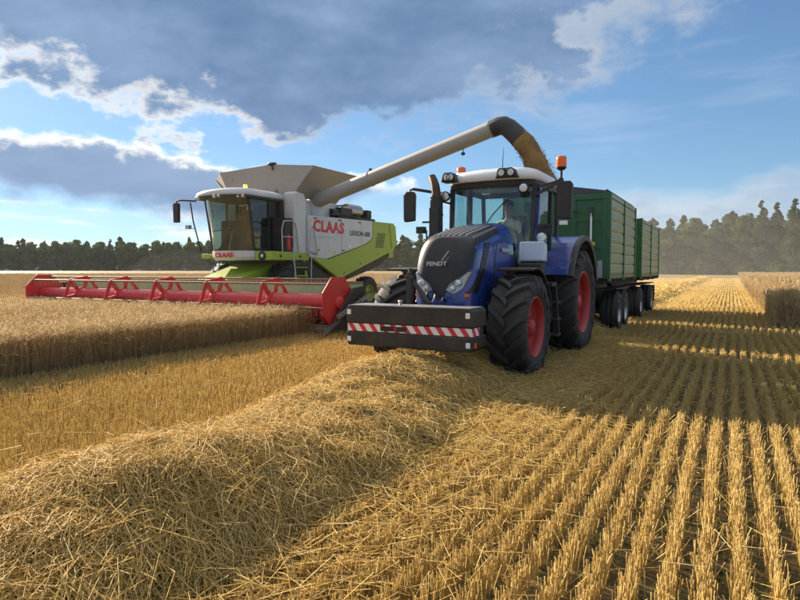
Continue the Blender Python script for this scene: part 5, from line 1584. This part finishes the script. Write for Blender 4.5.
# ------------------------------------------------------------------ wood behind the field
def leaf_mat(name, c0, c1):
    m = bpy.data.materials.new(name)
    t, p, out = nodes_of(m)
    N, L = t.nodes, t.links
    N.remove(p)
    at = N.new('ShaderNodeAttribute'); at.attribute_name = 'tone'
    oi = N.new('ShaderNodeObjectInfo')
    ad = N.new('ShaderNodeMath'); ad.operation = 'MULTIPLY_ADD'; L.new(oi.outputs['Random'], ad.inputs[0]); ad.inputs[1].default_value = .5; L.new(at.outputs['Fac'], ad.inputs[2])
    mx = N.new('ShaderNodeMix'); mx.data_type = 'RGBA'; mx.inputs[6].default_value = (*c0, 1); mx.inputs[7].default_value = (*c1, 1)
    sb = N.new('ShaderNodeMath'); sb.operation = 'SUBTRACT'; sb.use_clamp = True; L.new(ad.outputs[0], sb.inputs[0]); sb.inputs[1].default_value = .25
    L.new(sb.outputs[0], mx.inputs['Factor'])
    d = N.new('ShaderNodeBsdfDiffuse'); L.new(mx.outputs[2], d.inputs[0])
    tr = N.new('ShaderNodeBsdfTranslucent'); L.new(mx.outputs[2], tr.inputs[0])
    mi = N.new('ShaderNodeMixShader'); mi.inputs[0].default_value = .3; L.new(d.outputs[0], mi.inputs[1]); L.new(tr.outputs[0], mi.inputs[2]); L.new(mi.outputs[0], out.inputs['Surface'])
    MATS[name] = m
leaf_mat('leaf_broad', (0.055, 0.100, 0.022), (0.135, 0.185, 0.042))
leaf_mat('needle_dark', (0.040, 0.078, 0.022), (0.10, 0.145, 0.040))
mat('bark', (0.09, 0.065, 0.045), 0.9, var=0.3, scale=9)

def leaf_cloud(centres, radii, n_each, size, seed):
    r = np.random.default_rng(seed)
    P, T = [], []
    for c, rad, n in zip(centres, radii, n_each):
        d = r.normal(0, 1, (n, 3)); d /= np.linalg.norm(d, axis=1)[:, None]
        k = r.uniform(.45, 1.0, n) ** .5
        P.append(np.asarray(c) + d*np.asarray(rad)*k[:, None]); T.append(np.clip(r.normal(.45, .27) + r.normal(0, .13, n), 0, 1))
    P = np.concatenate(P); T = np.concatenate(T); n = len(P)
    a = r.normal(0, 1, (n, 3)); a /= np.linalg.norm(a, axis=1)[:, None]; b = np.cross(a, r.normal(0, 1, (n, 3))); b /= np.linalg.norm(b, axis=1)[:, None]
    s = size*r.uniform(.6, 1.4, n)[:, None]
    V = np.stack([P - a*s, P + b*s*.55, P + a*s, P - b*s*.55], 1).reshape(-1, 3)
    return V, np.arange(n*4), np.repeat(T, 4)

def tree_meshes(kind, seed):
    r = np.random.default_rng(seed)
    if kind == 'pine':                              # bare lower stem, tufted crown
        H = r.uniform(16.5, 19); c0 = H*r.uniform(.22, .32)
        tiers = 19; C, Rr, Nn = [], [], []
        for i in range(tiers):
            t = i/(tiers-1); z = c0 + (H-.4-c0)*t; w = 2.5*(1-t)**.62 + .22
            for k in range(max(3, int(8*(1-t)+2))):
                a = r.uniform(0, 6.28); q = w*r.uniform(.35, 1)
                C.append((q*math.cos(a), q*math.sin(a), z + r.normal(0, .35))); Rr.append((r.uniform(.7, 1.2)*(1.1-.72*t), r.uniform(.7, 1.2)*(1.1-.72*t), r.uniform(.4, .75))); Nn.append(70)
        C.append((0, 0, H - .3)); Rr.append((.3, .3, .9)); Nn.append(40)
        m = 'needle_dark'
    elif kind == 'spruce':
        H = r.uniform(15.5, 18.5); C, Rr, Nn = [], [], []
        for i in range(22):
            t = i/21; z = 1.2 + (H-1.4)*t; w = 2.6*(1-t) + .15
            for k in range(max(1, int(7*(1-t)+1))):
                a = r.uniform(0, 6.28); q = w*r.uniform(.5, 1)
                C.append((q*math.cos(a), q*math.sin(a), z - .25*q)); Rr.append((.75*(1-.6*t)+.1, .75*(1-.6*t)+.1, .42)); Nn.append(34)
        m = 'needle_dark'
    else:
        H = r.uniform(14, 17.5); C, Rr, Nn = [], [], []
        for i in range(70):
            a = r.uniform(0, 6.28); t = r.uniform(0, 1); z = H*(.12 + .84*t); w = 3.3*math.sin(math.pi*min(.97, .18 + .8*t))**.6
            q = w*r.uniform(.25, 1.0)
            C.append((q*math.cos(a), q*math.sin(a), z)); s = r.uniform(.75, 1.5); Rr.append((s, s, s*.72)); Nn.append(88)
        m = 'leaf_broad'
    V, F, T = leaf_cloud(C, Rr, Nn, .34, seed + 50)
    crown = np_mesh('crown', V, 4, F, m, T)
    tb = MB(); tb.tube([(0, 0, -.2), (.05, .03, H*.35), (-.05, .05, H*.7), (0, 0, H*.93)], [.24, .19, .12, .03], 7)
    for k in range(7):
        a = r.uniform(0, 6.28); z = H*r.uniform(.35, .8); q = r.uniform(1, 2.2)
        tb.tube([(0, 0, z), (q*.5*math.cos(a), q*.5*math.sin(a), z + .4), (q*math.cos(a), q*math.sin(a), z + .9)], [.07, .05, .02], 5)
    trunk = tb.build('trunk', 'bark')
    return crown, trunk

protos = [('pine', s) for s in (1, 2, 3)] + [('spruce', 4), ('broad', 5), ('broad', 6), ('broad', 7)]
proto_parts = [(k, *tree_meshes(k, s)) for k, s in protos]
used = [False]*len(protos)
trng = random.Random(5)
def plant(i, x, y, sc, label, group):
    k, cr, tk = proto_parts[i]
    e = thing({'pine': 'pine_tree', 'spruce': 'spruce_tree', 'broad': 'broadleaf_tree'}[k], label, 'tree', (x, y, 0), trng.uniform(0, 6.28), group)
    s = sc*trng.uniform(.9, 1.1); e.scale = (s*trng.uniform(1.05, 1.4), s*trng.uniform(1.05, 1.4), s*trng.uniform(.93, 1.06))
    if not used[i]:
        cr.parent = e; tk.parent = e; used[i] = True
    else:
        copy_part(cr, e); copy_part(tk, e)
line = [(905, 132), (800, 150), (640, 186), (520, 235), (400, 300), (200, 342), (0, 352), (-110, 350)]   # photograph column, depth
def edge_depth(px):
    for (a, za), (b, zb) in zip(line[:-1], line[1:]):
        if b <= px <= a: return za + (zb - za)*(a - px)/(a - b)
    return 350
KIND = {'pine': 'tall pine', 'spruce': 'narrow spruce', 'broad': 'bushy broadleaf tree'}
px = 905.0
while px > -112:
    z0 = edge_depth(px)
    right = px > 560
    for row in range(3):
        z = z0 + row*5.5 + trng.uniform(-1.8, 1.8)
        p = px + trng.uniform(-3, 3) + (row*3 if right else 0)
        r = (p - 400)/FOC*z
        x, y = z*FWD[0] + r*RGT[0], z*FWD[1] + r*RGT[1]
        if right: i = trng.choice([4, 5, 6, 0, 3, 1] if row == 0 else [0, 1, 2, 3, 4, 5, 6, 2, 5])
        elif row == 0: i = trng.choice([4, 5, 6, 4, 5, 6, 0, 3])
        else: i = trng.choice([0, 1, 2, 4, 5, 6, 3, 5, 6])
        k = protos[i][0]
        if right:
            plant(i, x, y, .93 + .035*row, KIND[k] + ' in the hazy wood on the right, behind the trailers', f'{k} trees of the right wood')
        else:
            plant(i, x, y, .98 + .05*row, KIND[k] + ' in the distant dark wood behind the combine', f'{k} trees of the distant wood')
    px -= (4.4/z0*FOC) if right else (6.4/z0*FOC)
# undergrowth closing the foot of the wood
def undergrowth():
    C, Rr, Nn = [], [], []
    r = np.random.default_rng(77)
    for p in np.arange(-112, 905, 1.6):
        z = edge_depth(p) - r.uniform(-8, 3); q = (p - 400)/FOC*z
        h = r.uniform(1.2, 4.0)
        C.append((z*FWD[0] + q*RGT[0], z*FWD[1] + q*RGT[1], h*.6)); Rr.append((1.7, 1.7, h*.7)); Nn.append(90)
    V, F, T = leaf_cloud(C, Rr, Nn, .34, 78)
    o = np_mesh('undergrowth', V, 4, F, 'leaf_broad', T)
    tag(o, 'tangled green undergrowth along the foot of the wood', 'undergrowth', kind='stuff')
undergrowth()

# ------------------------------------------------------------------ air
def volume(name, col, dens, aniso=0.3):
    m = bpy.data.materials.new(name)
    t, p, out = nodes_of(m)
    t.nodes.remove(p)
    v = t.nodes.new('ShaderNodeVolumePrincipled')
    v.inputs['Color'].default_value = (*col, 1); v.inputs['Density'].default_value = dens; v.inputs['Anisotropy'].default_value = aniso
    t.links.new(v.outputs[0], out.inputs['Volume'])
    MATS[name] = m
if HAZE:
    volume('haze_air', (0.95, 0.96, 0.98), 0.00012, 0.0)
    hz = MB().bx(-640, 640, -640, 640, -1.0, 26.0).build('haze', 'haze_air')
    tag(hz, 'pale hazy air over the whole field', None, kind='stuff')
    volume('dust_air', (0.99, 0.94, 0.85), 0.0015)
    volume('dust_thick', (1.0, 0.95, 0.87), 0.006)
    volume('dust_pale', (1.0, 0.96, 0.89), 0.0026)
    def dust(label, blobs, m='dust_air'):
        e = MB()
        for c, r in blobs: e.ball(c, r, 20, 12)
        o = e.build('dust_cloud', m); tag(o, label, None, kind='stuff')
    def nest(c, r, k=4):                             # nested shells give the cloud a soft edge
        return [(c, tuple(q*(1 - i/(k + 1)) for q in r)) for i in range(k)]
    dust('pale dust hanging low behind the green trailers', nest((-7, 66, 0.5), (17, 26, 9.0), 6), 'dust_pale')
    dust('thin dust drifting in front of the wood on the right', nest((0, 112, 1.0), (44, 24, 13.0), 4))
    dust('dust stirred up behind the combine harvester', nest((-15.5, 28.5, 0.6), (11, 6, 3.6), 2))
    dust('puff of dust at the far front corner of the combine', nest((CX - 1.9, CY - 1.9, 1.0), (2.4, 1.5, 1.3), 6), 'dust_thick')
